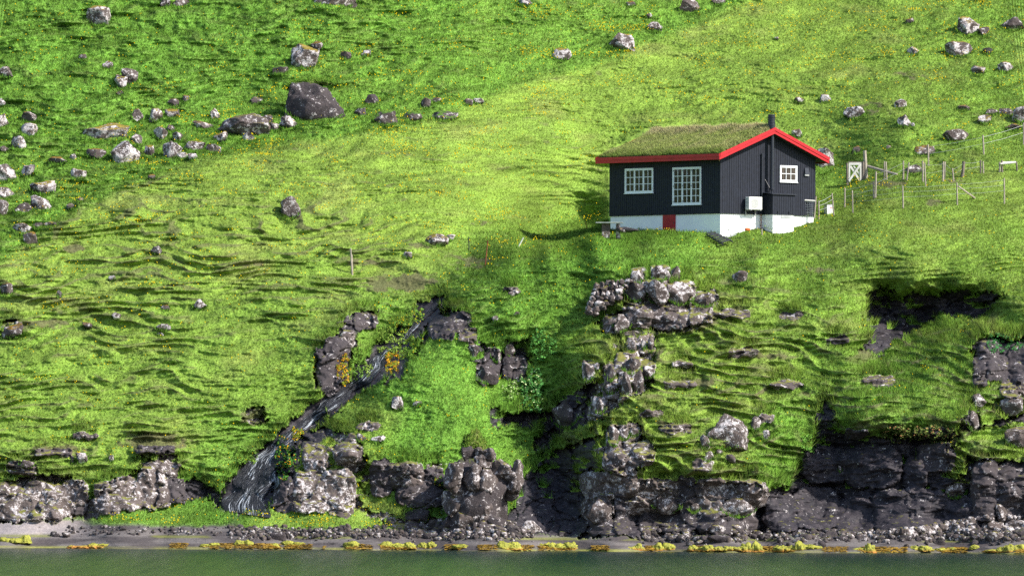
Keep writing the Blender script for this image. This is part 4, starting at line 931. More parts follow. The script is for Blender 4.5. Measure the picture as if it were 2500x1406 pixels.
# ------------------------------------------------------------------ leafy plants: foliage and blossom as parts
def leaf_clump(name, x0, y0, x1, y1, nleaf, col, label, cat, blossom=None, bcol='orange', nb_=0, size=.09, seed=1, lift=.25):
    rnd = np.random.RandomState(seed); cx, cy = (x0 + x1) / 2, y1 - (y1 - y0) * .2; Yc = gdepth(cx, cy); root = empty(name, P(cx, y1, Yc)); tag(root, label, cat)
    def cards(nm, N, s, mat, spread, tone=None):
        xs = rnd.rand(N) * 2 - 1; ys = rnd.rand(N) * 2 - 1; k = (xs ** 2 + ys ** 2 < 1.0 + .5 * np.sin(5 * xs + seed)) & (vnoise((cx + xs * (x1 - x0) / 2) / 11, ys * (y1 - y0) / 2 / 11, seed + len(nm)) > -.12); xs = xs[k]; ys = ys[k]; N = len(xs)
        pxs = cx + xs * (x1 - x0) / 2; pys = (y0 + y1) / 2 + ys * (y1 - y0) / 2
        dpt = np.array([gdepth(a, c) for a, c in zip(pxs, pys)])
        c = np.array([tuple(P(a, d, e)) for a, d, e in zip(pxs, pys, dpt - (lift * (1 - .6 * (xs ** 2 + ys ** 2))) * rnd.rand(N) * spread - .04)])
        d1 = rnd.randn(N, 3); d1 /= np.sqrt((d1 ** 2).sum(1))[:, None]; d2 = np.cross(d1, rnd.randn(N, 3)); d2 /= np.sqrt((d2 ** 2).sum(1))[:, None]
        ss = (s * (.5 + rnd.rand(N)))[:, None]
        V = np.stack([c - d1 * ss * .7, c + d2 * ss * .5, c + d1 * ss * .7, c - d2 * ss * .5], 1).reshape(-1, 3) - np.array(root.location)
        cb = np.array(tone)[None] * (.6 + .8 * rnd.rand(N))[:, None]; cb4 = np.repeat(np.concatenate([cb, np.ones((N, 1))], 1)[:, None], 4, 1).reshape(-1, 4)
        lie = np.repeat(np.array([.25, -.6, .75])[None] + .8 * (rnd.rand(N, 3) - .5), 4, 0)
        return np_mesh(nm, V, np.arange(N * 4).reshape(-1, 4), mat, False, root, {'tint': cb4, 'lie': lie})
    cards('foliage', nleaf, size, MAT['grass'], 1.6, col)
    if nb_: cards('blossom', nb_, size * .75, MAT['grass'], 2.2, bcol)
    return root
ORG = (.62, .30, .02); YEL = (.55, .45, .03); LG = (.16, .30, .05); DG = (.06, .17, .03)
leaf_clump('flowering_plant', 822,862,862,942, 900, (.20,.26,.03), 'tall orange-flowered clump left of the waterfall, on the dark rock', 'plant', 1, ORG, 900, .07, 1)
leaf_clump('leafy_plant', 852,845,900,930, 1500, LG, 'light green leafy clump beside the tall orange clump, left of the waterfall', 'plant', seed=2, size=.07)
leaf_clump('flowering_plant', 936,850,974,915, 700, (.2,.26,.03), 'orange-flowered clump on the right bank of the waterfall', 'plant', 1, ORG, 800, .07, 3)
leaf_clump('leafy_plant', 915,800,1000,872, 2200, (.22,.33,.06), 'pale green plants growing between the two upper arms of the waterfall', 'plant', seed=4, size=.07)
leaf_clump('flowering_plant', 945,772,1002,812, 900, LG, 'green plants with yellow flowers left of the upper waterfall', 'plant', 1, YEL, 260, .07, 5)
leaf_clump('leafy_plant', 975,820,1020,880, 900, (.15,.28,.04), 'pale green tufts on the right edge of the upper waterfall', 'plant', 1, YEL, 90, .07, 6)
leaf_clump('flowering_plant', 998,745,1042,790, 700, LG, 'small green plants with yellow flowers at the head of the waterfall', 'plant', 1, YEL, 150, .07, 7)
leaf_clump('flowering_plant', 662,1062,722,1172, 2600, DG, 'dark green bush dotted with orange flowers beside the lower waterfall', 'bush', 1, ORG, 420, .08, 8)
leaf_clump('flowering_plant', 706,1040,742,1075, 700, (.2,.27,.03), 'small bush with orange and yellow flowers above the dark green bush', 'bush', 1, ORG, 260, .07, 9)
leaf_clump('leafy_plant', 570,1090,630,1135, 1100, LG, 'light green leafy fringe over the left edge of the lower waterfall', 'plant', seed=10, size=.07)
leaf_clump('leafy_plant', 888,880,912,925, 420, (.26,.38,.06), 'bright moss tuft in the middle of the waterfall', 'plant', seed=11, size=.06)
leaf_clump('leafy_plant', 612,1110,626,1130, 140, (.22,.36,.05), 'little bright tuft on the wet rock of the lower waterfall', 'plant', seed=12, size=.06)
leaf_clump('leafy_plant', 1270,900,1335,1010, 2800, (.07,.20,.05), 'big dark green leafy bush in the shaded hollow', 'bush', 1, (.45,.55,.25), 260, .10, 13, lift=.5)
leaf_clump('leafy_plant', 1225,925,1275,975, 900, (.14,.26,.05), 'umbel-flowered tall plants left of the dark leafy bush', 'plant', 1, (.50,.60,.30), 220, .08, 14, lift=.5)
leaf_clump('leafy_plant', 1285,800,1360,880, 1700, (.10,.27,.06), 'leafy green plants running down the gully above the dark bush', 'plant', seed=15, size=.08)
leaf_clump('leafy_plant', 2400,810,2500,860, 1300, (.05,.17,.05), 'blue-green leafy plants hanging on the cliff at the right edge', 'plant', seed=16, size=.08)
leaf_clump('leafy_plant', 2150,1035,2340,1082, 2400, (.14,.19,.05), 'mixed leafy fringe hanging over the big dark sea cliff', 'plant', 1, (.30,.16,.07), 500, .08, 17, lift=.45)
leaf_clump('leafy_plant', 1950,1055,1995,1105, 900, (.14,.30,.05), 'bright green tuft overhanging the left corner of the dark sea cliff', 'plant', seed=18, size=.08)
leaf_clump('flowering_plant', 1060,1160,1086,1190, 200, (.12,.24,.04), 'small orange-flowered plant left of the rock tower', 'plant', 1, ORG, 60, .06, 19)

# seaweed: domed yellow clumps on the beach and an orange mat along the water
def weed_dome(x0, y0, x1, y1, seed, label):
    rnd = random.Random(seed); cx, cy = (x0 + x1) / 2, (y0 + y1) / 2; Yc = gdepth(cx, y1 - 2); k = 44.5
    root = empty('seaweed_clump', P(cx, y1, Yc)); tag(root, label, 'seaweed', 'seaweed clumps along the waterline')
    nn = max(1, round((x1 - x0) / 24)); 
    for j in range(nn):
        ww = (x1 - x0) / nn * rnd.uniform(1.2, 1.7) / k / 2; hh = (y1 - y0) / k * rnd.uniform(.35, .8); c = Vector(((x0 + (j + .5) * (x1 - x0) / nn - cx) / k, rnd.uniform(-.15, .15), 0))
        bm = bmesh.new(); bmesh.ops.create_icosphere(bm, subdivisions=4, radius=1); off = Vector((seed * 3.1 + j, 0, 0))
        for v in bm.verts:
            p = v.co; q = 1 + .35 * mn.noise(p * 1.6 + off) + .28 * mn.noise(p * 4.5 + off) + .14 * mn.noise(p * 11 + off)
            v.co = Vector((p.x * ww * q * (1 + .15 * (p.z < 0)), p.y * ww * .9 * q, max(p.z, -.2) * hh * q)) + c
        me = bpy.data.meshes.new('weed_mound'); bm.to_mesh(me); bm.free(); me.materials.append(MAT['weed']); me.polygons.foreach_set('use_smooth', [True] * len(me.polygons))
        link(bpy.data.objects.new('weed_mound', me), root)
m, n, b = new_mat('yellow_seaweed'); p_ = wpos(n); mpw = nd(n, 'ShaderNodeMapping'); n.links.new(p_, mpw.inputs[0]); mpw.inputs['Scale'].default_value = (1, 1, .4)
g_ = nd(n, 'ShaderNodeSeparateXYZ'); n.links.new(p_, g_.inputs[0])
top = ramp(n, mth(n, 'ADD', g_.outputs[2], mth(n, 'MULTIPLY', noise(n, 4, 3, .6, p_), .25)), [(.18, 0), (.32, 1)])
cw = mixc(n, top, mixc(n, noise(n, 9, 3, .6, p_), (.30, .10, .012), (.42, .2, .02)), mixc(n, ramp(n, noise(n, 11, 4, .7, mpw.outputs[0]), [(.35, 0), (.65, 1)]), (.14, .14, .012), (.36, .36, .03)))
n.links.new(cw, b.inputs['Base Color']); b.inputs['Roughness'].default_value = .7; bump(n, b, noise(n, 16, 4, .7, mpw.outputs[0]), .9, .06); MAT['weed'] = m
SW = [(0,1300,70,1322,'low yellow seaweed mat by the water at the left edge'),(168,1322,290,1338,'long low yellow seaweed strip on the left shallows'),(490,1320,532,1334,'yellow seaweed clump on the left shore below the waterfall'),
 (576,1314,612,1330,'yellow-green seaweed clump below the long white shore boulder'),(660,1320,678,1334,'small round orange-yellow seaweed clump by the dark mossy boulder'),(690,1316,740,1330,'lime seaweed clump right of the dark mossy boulder'),
 (845,1320,880,1334,'lime seaweed clump in the gap between the shore rocks'),(905,1318,1008,1336,'long yellow seaweed bank left of the rock tower'),(1024,1316,1062,1336,'round bright yellow seaweed clump just left of the rock tower'),
 (1110,1320,1142,1336,'yellow seaweed clump in front of the rock tower'),(1216,1318,1266,1338,'bright domed seaweed clump below the whitish beach boulder'),(1312,1316,1400,1338,'largest cluster of domed seaweed on the mid beach'),
 (1530,1322,1568,1340,'single yellow dome of seaweed below the layered block'),(1596,1320,1642,1340,'yellow dome of seaweed with an orange skirt below the pinkish block'),(1684,1324,1724,1342,'yellow seaweed clump left of the long mid-right bank'),
 (1722,1320,1854,1342,'long bank of yellow seaweed below the white double block'),(1896,1320,1962,1344,'thick yellow seaweed bank before the cave'),(1966,1322,1996,1338,'small lime seaweed clump right of the bank before the cave'),
 (2088,1324,2134,1346,'rounded yellow seaweed clump below the grey boulder'),(2222,1324,2268,1342,'yellow seaweed clump below the pale rubble bank'),(2284,1330,2366,1344,'low yellow seaweed row below the rubble at right'),(2370,1324,2388,1338,'tiny seaweed dome right of the low yellow row'),
 (2412,1330,2460,1346,'yellow seaweed clump near the right edge of the beach'),(2458,1324,2500,1344,'yellow seaweed bank cut by the right edge')]
for k, s_ in enumerate(SW): weed_dome(*s_[:4], 30 + k, s_[4])
rnd = random.Random(9); V = []; F = []
for _ in range(6000):
    x = rnd.uniform(330, 2560); yw = 1345 + .0056 * (x - 1250) - rnd.uniform(1, 16) ** .95
    if vnoise(np.array([x / 60.]), np.array([3.3]), 5)[0] < -.12: continue
    c = P(x, yw, gdepth(x, yw)); a = rnd.uniform(0, 3.14); r = rnd.uniform(.05, .16); bI = len(V)
    for k in range(5): V.append((c.x + r * math.cos(a + k * 1.256), c.y - .05 + r * .5 * math.sin(a + k * 1.256), c.z + .02 + rnd.uniform(0, .05)))
    V.append((c.x, c.y - .05, c.z + .07)); F += [(bI + k, bI + (k + 1) % 5, bI + 5) for k in range(5)]
MAT['kelp'] = plain('orange_weed', (.30, .18, .02), .6, .75, 1.2)
tag(np_mesh('seaweed_mat', np.array(V), np.array(F), MAT['kelp'], False), 'ragged orange seaweed mat along the waterline', 'seaweed', kind='stuff')
# ------------------------------------------------------------------ the house
RZ = math.radians(40); HO = P(1758, 576, 468.0)
AX = Vector((math.cos(RZ), math.sin(RZ), 0)); AY = Vector((-math.sin(RZ), math.cos(RZ), 0)); CAMP = Vector((0, 0, CAMH))
def on_plane(x, y, axis, off):
    """point of the photograph on the house's local plane axis = off, in house coordinates"""
    d = ray(x, y); nrm = AX if axis == 'x' else AY
    t = ((HO - CAMP).dot(nrm) + off) / d.dot(nrm); q = CAMP + d * t - HO
    return q.dot(AX), q.dot(AY), q.z
def gw_(x, y, off=0): a, b, c = on_plane(x, y, 'y', off); return a, c
def lw_(x, y, off=0): a, b, c = on_plane(x, y, 'x', off); return b, c
LEN = lw_(1487, 500)[0]; WID = gw_(1990, 480)[0]; ZB = gw_(1758, 520)[1]; E = .52
ZC = gw_(1758, 381, -E)[1]     # middle of the fascia at the eave
ZR = gw_(1889, 318, -E)[1]     # middle of the barge board at the ridge
SL = (ZR - ZC) / (WID / 2 + E); FH = .30
print('house', LEN, WID, ZB, ZC, ZR, SL)
MAT.update(dict(
 clad=plain('black_stained_boards', (.011, .014, .025), .75, .5, 5, .15), white=plain('white_plaster', (.78, .79, .80), .8, .10, 1.6, .1), red=plain('red_painted_board', (.43, .010, .018), .45, .25, 2, .05),
 wpaint=plain('white_window_paint', (.74, .77, .78), .5, .1, 3), reddoor=plain('dark_red_door', (.33, .006, .02), .5, .2, 2), flue=plain('black_enamel', (.022, .026, .036), .35, .2, 4), soffit=plain('dark_soffit', (.03, .03, .035), .8),
 pump=plain('cream_metal', (.72, .72, .68), .4, .05, 2), grey=plain('grey_plastic', (.35, .36, .36), .5), dkgrey=plain('dark_grille', (.16, .17, .18), .5), rust=plain('rusty_iron', (.22, .07, .03), .8, .5, 6),
 wood=plain('weathered_grey_wood', (.36, .31, .25), .85, .45, 5, .2), wood2=plain('weathered_dark_wood', (.19, .16, .13), .85, .5, 5, .2), oldwhite=plain('worn_white_wood', (.66, .64, .58), .8, .25, 5), slate=plain('lichen_stone_slab', (.25, .28, .26), .8, .4, 4),
 steel=plain('galvanised_wire', (.45, .46, .46), .4, .2, 5, 0, .6), turfsoil=plain('roof_turf_soil', (.18, .19, .06), .9, .5, 3), orange=plain('orange_plastic', (.6, .14, .04), .5), blackwood=plain('black_tarred_wood', (.03, .032, .036), .7, .5, 4)))
m, n, b = new_mat('window_glass'); p_ = wpos(n); mpg = nd(n, 'ShaderNodeMapping'); n.links.new(p_, mpg.inputs[0]); mpg.inputs['Scale'].default_value = (6, 6, .7)
n.links.new(mixc(n, ramp(n, noise(n, 1.6, 4, .6, mpg.outputs[0]), [(.35, 0), (.65, 1)]), (.008, .008, .010), (.075, .062, .055)), b.inputs['Base Color']); b.inputs['Roughness'].default_value = .06; b.inputs['Specular IOR Level'].default_value = .2; MAT['glass'] = m

H = empty('house', HO, RZ); tag(H, 'black wooden cottage with red eaves and grass roof on a white basement', 'house')
def roof_z(x): return ZC - FH / 2 + SL * (E + min(x, WID - x))      # underside of the roof
# white basement, deep enough to stand in the slope
mb = MB(); mb.box((.06, .06, -1.6), (WID - .06, LEN - .06, ZB)); mb.build('basement_wall', MAT['white'], H)
# timber walls: core with upright boards
c = MB()
c.v = []; zt = roof_z
prof = [(0.02, ZB), (WID - .02, ZB), (WID - .02, zt(WID)), (WID / 2, zt(WID / 2)), (.02, zt(0))]
vs = [(x, .02, z) for x, z in prof] + [(x, LEN - .02, z) for x, z in prof]
c.add(vs, [(0, 1, 2, 3, 4), (9, 8, 7, 6, 5), (0, 5, 6, 1), (1, 6, 7, 2), (2, 7, 8, 3), (3, 8, 9, 4), (4, 9, 5, 0)])
BW = .165; rnd = random.Random(2)
x = 0
while x < WID - .02:
    x2 = min(x + BW - .022, WID); j = rnd.uniform(0, .008); d = .014 + j
    for (a, q) in (((x, x2), 0), ):
        c.hexa([(a[0], -d, ZB - .03), (a[1], -d, ZB - .03), (a[1], .02, ZB - .03), (a[0], .02, ZB - .03), (a[0], -d, zt(a[0])), (a[1], -d, zt(a[1])), (a[1], .02, zt(a[1])), (a[0], .02, zt(a[0]))])
    x += BW
y = 0
while y < LEN - .02:
    y2 = min(y + BW - .022, LEN); d = .014 + rnd.uniform(0, .008)
    c.box((-d, y, ZB - .03), (.02, y2, zt(0))); c.box((WID - .02, y, ZB - .03), (WID + d, y2, zt(0))); y += BW
c.build('timber_wall', MAT['clad'], H)
# roof slab (dark soffit), fascia and barge boards
s = MB()
def rp(x): return ZC - FH / 2 + SL * (E + min(x, WID - x))
Xe = [-E, WID / 2, WID + E]
for a, b_ in ((0, 1), (1, 2)):
    z0, z1 = rp(Xe[a]), rp(Xe[b_]); s.hexa([(Xe[a], -E + .04, z0), (Xe[b_], -E + .04, z1), (Xe[b_], LEN + E - .04, z1), (Xe[a], LEN + E - .04, z0), (Xe[a], -E + .04, z0 + .12), (Xe[b_], -E + .04, z1 + .12), (Xe[b_], LEN + E - .04, z1 + .12), (Xe[a], LEN + E - .04, z0 + .12)])
roof = s.build('roof', MAT['soffit'], H)
def barge(y0, y1, name, lo, hi, thick):
    s = MB()
    for a, b_ in ((0, 1), (1, 2)):
        z0, z1 = rp(Xe[a]), rp(Xe[b_])
        s.hexa([(Xe[a], y0, z0 + lo), (Xe[b_], y0, z1 + lo), (Xe[b_], y1, z1 + lo), (Xe[a], y1, z0 + lo), (Xe[a], y0, z0 + hi), (Xe[b_], y0, z1 + hi), (Xe[b_], y1, z1 + hi), (Xe[a], y1, z0 + hi)])
    return s
for (ya, yb, yc, yd) in ((-E - .03, -E + .03, -E - .06, -E - .03), (LEN + E - .03, LEN + E + .03, LEN + E + .03, LEN + E + .06)):
    s = barge(ya, yb, '', -.05, FH - .07, 0); s2 = barge(yc, yd + .002, '', .12, FH, 0); s.add(s2.v, s2.f); s.build('barge_board', MAT['red'], roof)
for xs, sg in ((-E, -1), (WID + E, 1)):
    s = MB(); z = rp(xs); s.box((xs, -E - .028, z - .05), (xs + sg * .035, LEN + E + .028, z + FH - .12)); s.box((xs, -E - .03, z + .12), (xs + sg * .07, LEN + E + .03, z + FH - .02)); s.build('fascia_board', MAT['red'], roof)
# turf on the roof with its own grass
nu, nv = 90, 130; TX = np.linspace(-E + .05, WID + E - .05, nu); TY = np.linspace(-E + .08, LEN + E - .08, nv); A, Bq = np.meshgrid(TX, TY)
edge = np.minimum(np.minimum(A - TX[0], TX[-1] - A) / .5, np.minimum(Bq - TY[0], TY[-1] - Bq) / .35); edge = np.clip(edge, 0, 1) ** .6
TZ = ZC - FH / 2 + SL * (E + np.minimum(A, WID - A)) + .12 + .10 + edge * (.17 + .10 * fbm(A / 1.2, Bq / 1.2, 3, 201)) + .06 * np.exp(-((A - WID / 2) / .5) ** 2)
TZ[0, :] -= .2; TZ[-1, :] -= .2; TZ[:, 0] -= .2; TZ[:, -1] -= .2
ii = np.arange(nu * nv).reshape(nv, nu)
q4 = np.stack([ii[:-1, :-1], ii[:-1, 1:], ii[1:, 1:], ii[1:, :-1]], -1).reshape(-1, 4)
turf = np_mesh('turf', np.stack([A, Bq, TZ], -1).reshape(-1, 3), q4, MAT['turfsoil'], True, roof)
NG = 90000; ra = np.random.rand(NG); rb_ = np.random.rand(NG); gi = ra * (nu - 1.01); gj = rb_ * (nv - 1.01)
gxr = TX[0] + gi * (TX[1] - TX[0]); gyr = TY[0] + gj * (TY[1] - TY[0]); gzr = TZ[np.clip(gj.round().astype(int), 1, nv - 2), np.clip(gi.round().astype(int), 1, nu - 2)]
ridge = np.exp(-((gxr - WID / 2) / .75) ** 2); eave = np.clip(1 - (gxr + E) / 1.0, 0, 1); patch = fbm(gxr / 1.4, gyr / 1.1, 3, 205)
Lr = (.12 + .12 * ridge + .10 * eave + .08 * np.clip(patch, 0, 1)) * (.5 + .9 * np.random.rand(NG))
th = np.random.rand(NG) * 6.283; k = .45; ddx = np.cos(th) * k - .15 * eave - .1; ddy = np.sin(th) * k + .25; ddz = np.ones(NG) * .85
wd = .008 + .010 * np.random.rand(NG); ph = np.random.rand(NG) * 3.14
b0 = np.stack([gxr, gyr, gzr - .03], 1); aa = np.stack([np.cos(ph) * wd, np.sin(ph) * wd, 0 * wd], 1); tp = b0 + np.stack([ddx * Lr, ddy * Lr, ddz * Lr], 1)
cr = mixn((.46, .54, .15), (.70, .62, .32), np.clip(ridge * .95 + .9 * np.clip(patch, -.3, .6) + .25 * (np.random.rand(NG) - .3), 0, 1)); cr = mixn(cr, (.18, .30, .05), np.clip(eave * 1.1 - .2 + .8 * np.clip(-patch, 0, .4), 0, 1) * .8) * (.8 + .4 * np.random.rand(NG))[:, None]
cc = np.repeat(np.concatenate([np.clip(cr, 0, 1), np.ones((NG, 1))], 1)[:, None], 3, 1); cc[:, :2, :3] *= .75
tn = np.array([-math.sin(math.atan(SL)), 0, 1]); sgn = np.where(gxr < WID / 2, 1, -1); lie = np.stack([-.30 * sgn, 0 * sgn, .95 + 0 * sgn], 1) + .5 * (np.random.rand(NG, 3) - .5)
ca, sa = math.cos(RZ), math.sin(RZ); lie = np.stack([lie[:, 0] * ca - lie[:, 1] * sa, lie[:, 0] * sa + lie[:, 1] * ca, lie[:, 2]], 1)
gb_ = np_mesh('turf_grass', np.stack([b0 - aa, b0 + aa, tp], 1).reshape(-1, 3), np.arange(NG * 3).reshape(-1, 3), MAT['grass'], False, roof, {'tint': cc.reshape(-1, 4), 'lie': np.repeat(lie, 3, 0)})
tag(gb_, kind='stuff')

def window(wall, px0, py0, px1, py1, ncas, cols, rows, name='window'):
    """wall 'L' = plane x=0, 'G' = plane y=0"""
    f_ = lw_ if wall == 'L' else gw_
    a0, z1 = f_(px0, py0); a1, z0 = f_(px1, py1); a0, a1 = min(a0, a1), max(a0, a1)
    def bx(mb, u0, u1, w0, w1, d0, d1):
        if wall == 'L': mb.box((-d1, u0, w0), (-d0, u1, w1))
        else: mb.box((u0, -d1, w0), (u1, -d0, w1))
    fr = MB(); T = .06
    bx(fr, a0, a1, z0, z0 + T, .02, .075); bx(fr, a0, a1, z1 - T, z1, .02, .075); bx(fr, a0, a0 + T, z0 + T, z1 - T, .02, .073); bx(fr, a1 - T, a1, z0 + T, z1 - T, .02, .073)
    wn = fr.build(name, MAT['wpaint'], H)
    sl_ = MB(); bx(sl_, a0 - .04, a1 + .04, z0 - .035, z0 - .002, .02, .11); sl_.build('sill', MAT['wpaint'], wn)
    g = MB(); bx(g, a0 + T * .5, a1 - T * .5, z0 + T * .5, z1 - T * .5, .018, .030); g.build('glass', MAT['glass'], wn)
    W_ = (a1 - a0 - 2 * T) / ncas
    for k in range(ncas):
        c_ = MB(); u0 = a0 + T + k * W_ + .004; u1 = u0 + W_ - .008; q0 = z0 + T + .004; q1 = z1 - T - .004; t = .055
        bx(c_, u0, u1, q0, q0 + t, .032, .062); bx(c_, u0, u1, q1 - t, q1, .032, .062); bx(c_, u0, u0 + t, q0 + t, q1 - t, .032, .060); bx(c_, u1 - t, u1, q0 + t, q1 - t, .032, .060)
        for i in range(1, cols): u = u0 + t + (u1 - u0 - 2 * t) * i / cols; bx(c_, u - .016, u + .016, q0 + t, q1 - t, .032, .056)
        for i in range(1, rows): z = q0 + t + (q1 - q0 - 2 * t) * i / rows; bx(c_, u0 + t, u1 - t, z - .016, z + .016, .034, .054)
        cs = c_.build('casement', MAT['wpaint'], wn)
        if wall == 'L' and rows == 5:
            h_ = MB()
            for z in (q0 + .12, (q0 + q1) / 2, q1 - .12):
                u = u1 - .02 if k < 2 else u1 - .02
                bx(h_, u - .012, u + .03, z - .04, z + .04, .062, .075)
            h_.build('hinge', MAT['flue'], wn)
    return wn
window('L', 1527.5, 412.5, 1596, 470.6, 3, 2, 3); window('L', 1644, 409.6, 1713, 499, 3, 2, 5); window('G', 1902.6, 404, 1944.5, 445.5, 1, 3, 2)
# cellar door in the basement
a0, z1 = lw_(1618, 524); a1, z0 = lw_(1647.5, 566); a0, a1 = min(a0, a1), max(a0, a1)
d = MB(); d.box((.0, a0, z0 - .3), (.055, a1, ZB - .035))
yy = a0
while yy < a1 - .02: d.box((-.014, yy + .006, z0 - .3), (.0, min(yy + .11, a1) - .006, ZB - .04)); yy += .11
dr = d.build('cellar_door', MAT['reddoor'], H)
h_ = MB(); h_.box((-.03, a0 + .05, ZB - .55), (-.014, a0 + .09, ZB - .42)); h_.build('handle', MAT['flue'], dr)
# projecting stove alcove on the gable, with its slanted lid and white foot
bx1, _ = gw_(1862, 500); dp = .86; off = -dp
xa = on_plane(1886.5, 540, 'y', -dp)[0]; xb = on_plane(1941, 500, 'y', -dp)[0]; zt_ = on_plane(1886.5, 475, 'y', -dp)[2]; ZB2 = on_plane(1886.5, 523, 'y', -dp)[2]
bo = MB(); bo.box((xa + .02, -dp + .02, ZB2), (xb - .02, .01, zt_)); x = xa
while x < xb - .02: bo.box((x, -dp - .003, ZB2 - .02), (min(x + BW - .022, xb), -dp + .02, zt_)); x += BW
y = -dp
while y < -.03: bo.box((xa - .003, y, ZB2 - .02), (xa + .02, min(y + BW - .022, 0), zt_)); bo.box((xb - .02, y, ZB2 - .02), (xb + .003, min(y + BW - .022, 0), zt_)); y += BW
al = bo.build('alcove', MAT['clad'], H)
bo = MB(); bo.box((xa + .05, -dp + .05, -1.2), (xb - .05, .05, ZB2 - .001)); bo.build('alcove_foot', MAT['white'], al)
lid = MB(); lid.hexa([(xa - .10, -dp - .10, zt_), (xb + .06, -dp - .10, zt_), (xb + .06, 0, zt_ + .10), (xa - .10, 0, zt_ + .10), (xa - .10, -dp - .10, zt_ + .035), (xb + .06, -dp - .10, zt_ + .035), (xb + .06, 0, zt_ + .135), (xa - .10, 0, zt_ + .135)]); lid.build('alcove_lid', MAT['flue'], al)
v_ = MB(); u0 = on_plane(1908, 524, 'y', -dp)[0]; u1 = on_plane(1932, 531, 'y', -dp)[0]; v_.box((u0, -dp + .02, ZB2 - .20), (u1, -dp + .05, ZB2 - .03)); v_.build('vent_grille', MAT['grey'], al)
for px_ in (1898, 1926):
    u = on_plane(px_, 515, 'y', -dp)[0]; v_ = MB(); v_.tube([(u, -dp - .06, ZB2 + .14), (u, -dp - .003, ZB2 + .14)], .03, 8); v_.box((u, -dp - .07, ZB2 + .10), (u + .07, -dp - .055, ZB2 + .13)); v_.build('hook', MAT['flue'], al)
# flue: lower pipe on the wall, cowl above the ridge
uf = gw_(1885, 400, -.32)[0]; zf0 = gw_(1885, 461, -.32)[1]; zf1 = rp(uf) + .1
f_ = MB(); f_.tube([(uf, -.32, zf0), (uf, -.32, zf1 + .5)], .105, 20)
for z in (zf0 + 1.0, zf0 + 2.0): f_.tube([(uf, -.32, z - .02), (uf, -.32, z + .02)], .115, 20)
fl_ = f_.build('flue_pipe', MAT['flue'], H)
f_ = MB(); f_.tube([(uf, -.32, zf0 - .05), (uf, -.32, zf0 + .04)], .15, 20); f_.tube([(uf, -.32, zf0 - .25), (uf, -.32, zf0 - .05)], .06, 12); f_.build('flue_foot', MAT['flue'], fl_)
for sx in (-.26, .26):
    f_ = MB(); f_.tube([(uf + sx, -.02, zf0 + .52), (uf + sx * .45, -.30, zf0 + .02)], .018, 6); f_.tube([(uf + sx, -.02, zf0 + .06), (uf + sx * .45, -.30, zf0 + .02)], .018, 6); f_.build('bracket', MAT['flue'], fl_)
ch = MB(); uc, zc0 = gw_(1881.5, 309, -.32); _, zc1 = gw_(1881.5, 281, -.32); R_ = .20; uc = uf - .06
ch.tube([(uf, -.32, zf1), (uc, -.32, zc0)], .16, 20); ch.tube([(uc, -.32, zc0 - .1), (uc, -.32, zc1 - .05)], R_, 24)
for k, z in enumerate((zc0 + .04, zc0 + .22, zc0 + .36)): ch.tube([(uc, -.32, z - .02), (uc, -.32, z + .02)], R_ + .018, 24)
ch.tube([(uc, -.32, zc1 - .16), (uc, -.32, zc1 - .10)], R_ + .035, 24); ch.tube([(uc, -.32, zc1 - .04), (uc, -.32, zc1 + .02)], R_ + .03, 24, R_ - .02)
ch.build('chimney', MAT['flue'], roof, smooth=False)
# downpipe left of the flue
u = gw_(1857.5, 430)[0]; dpz0 = gw_(1857.5, 481)[1]; dpz1 = gw_(1857.5, 377)[1]
q = MB(); q.tube([(u, -.10, dpz0), (u, -.10, dpz1)], .045, 12); q.tube([(u, -.10, dpz1 - .02), (u, -.10, dpz1 + .03)], .06, 12)
for z in (dpz0 + .3, dpz1 - .3): q.box((u - .06, -.1, z), (u + .06, -.02, z + .03))
q.build('vent_pipe', MAT['flue'], H)
u = gw_(1857, 530)[0]; q = MB(); q.tube([(u - .02, -.06, ZB - .01), (u - .02, -.06, ZB - .9)], .03, 8); q.build('rusty_pipe', MAT['rust'], H)
# wall lamp and cable
u0, z1 = gw_(1962, 410); u1, z0 = gw_(1973, 426); q = MB(); q.hexa([(u0, -.14, z0), (u1, -.14, z0), (u1, -.02, z0), (u0, -.02, z0), (u0 + .03, -.07, z1), (u1 - .03, -.07, z1), (u1 - .03, -.02, z1), (u0 + .03, -.02, z1)]); lm = q.build('wall_lamp', MAT['flue'], H)
q = MB(); q.box((u0 + .02, -.11, z0 - .09), (u1 - .02, -.02, z0 - .003)); q.build('lamp_glass', MAT['grey'], lm)
q = MB(); q.tube([((u0 + u1) / 2, -.03, z1), ((u0 + u1) / 2 + .02, -.03, z1 + .2), ((u0 + u1) / 2 + .3, -.03, z1 + .28), (WID - .15, -.03, z1 + .2), (WID - .04, -.03, z1 - .2), (WID - .03, -.03, z1 - .75)], .012, 5); q.build('cable', MAT['flue'], H)
# corner boards
for xx, yy in ((-.026, -.026),):
    q = MB(); q.box((-.034, -.034, ZB - .03), (.05, .05, zt(0) - .02)); q.build('corner_board', MAT['clad'], H)

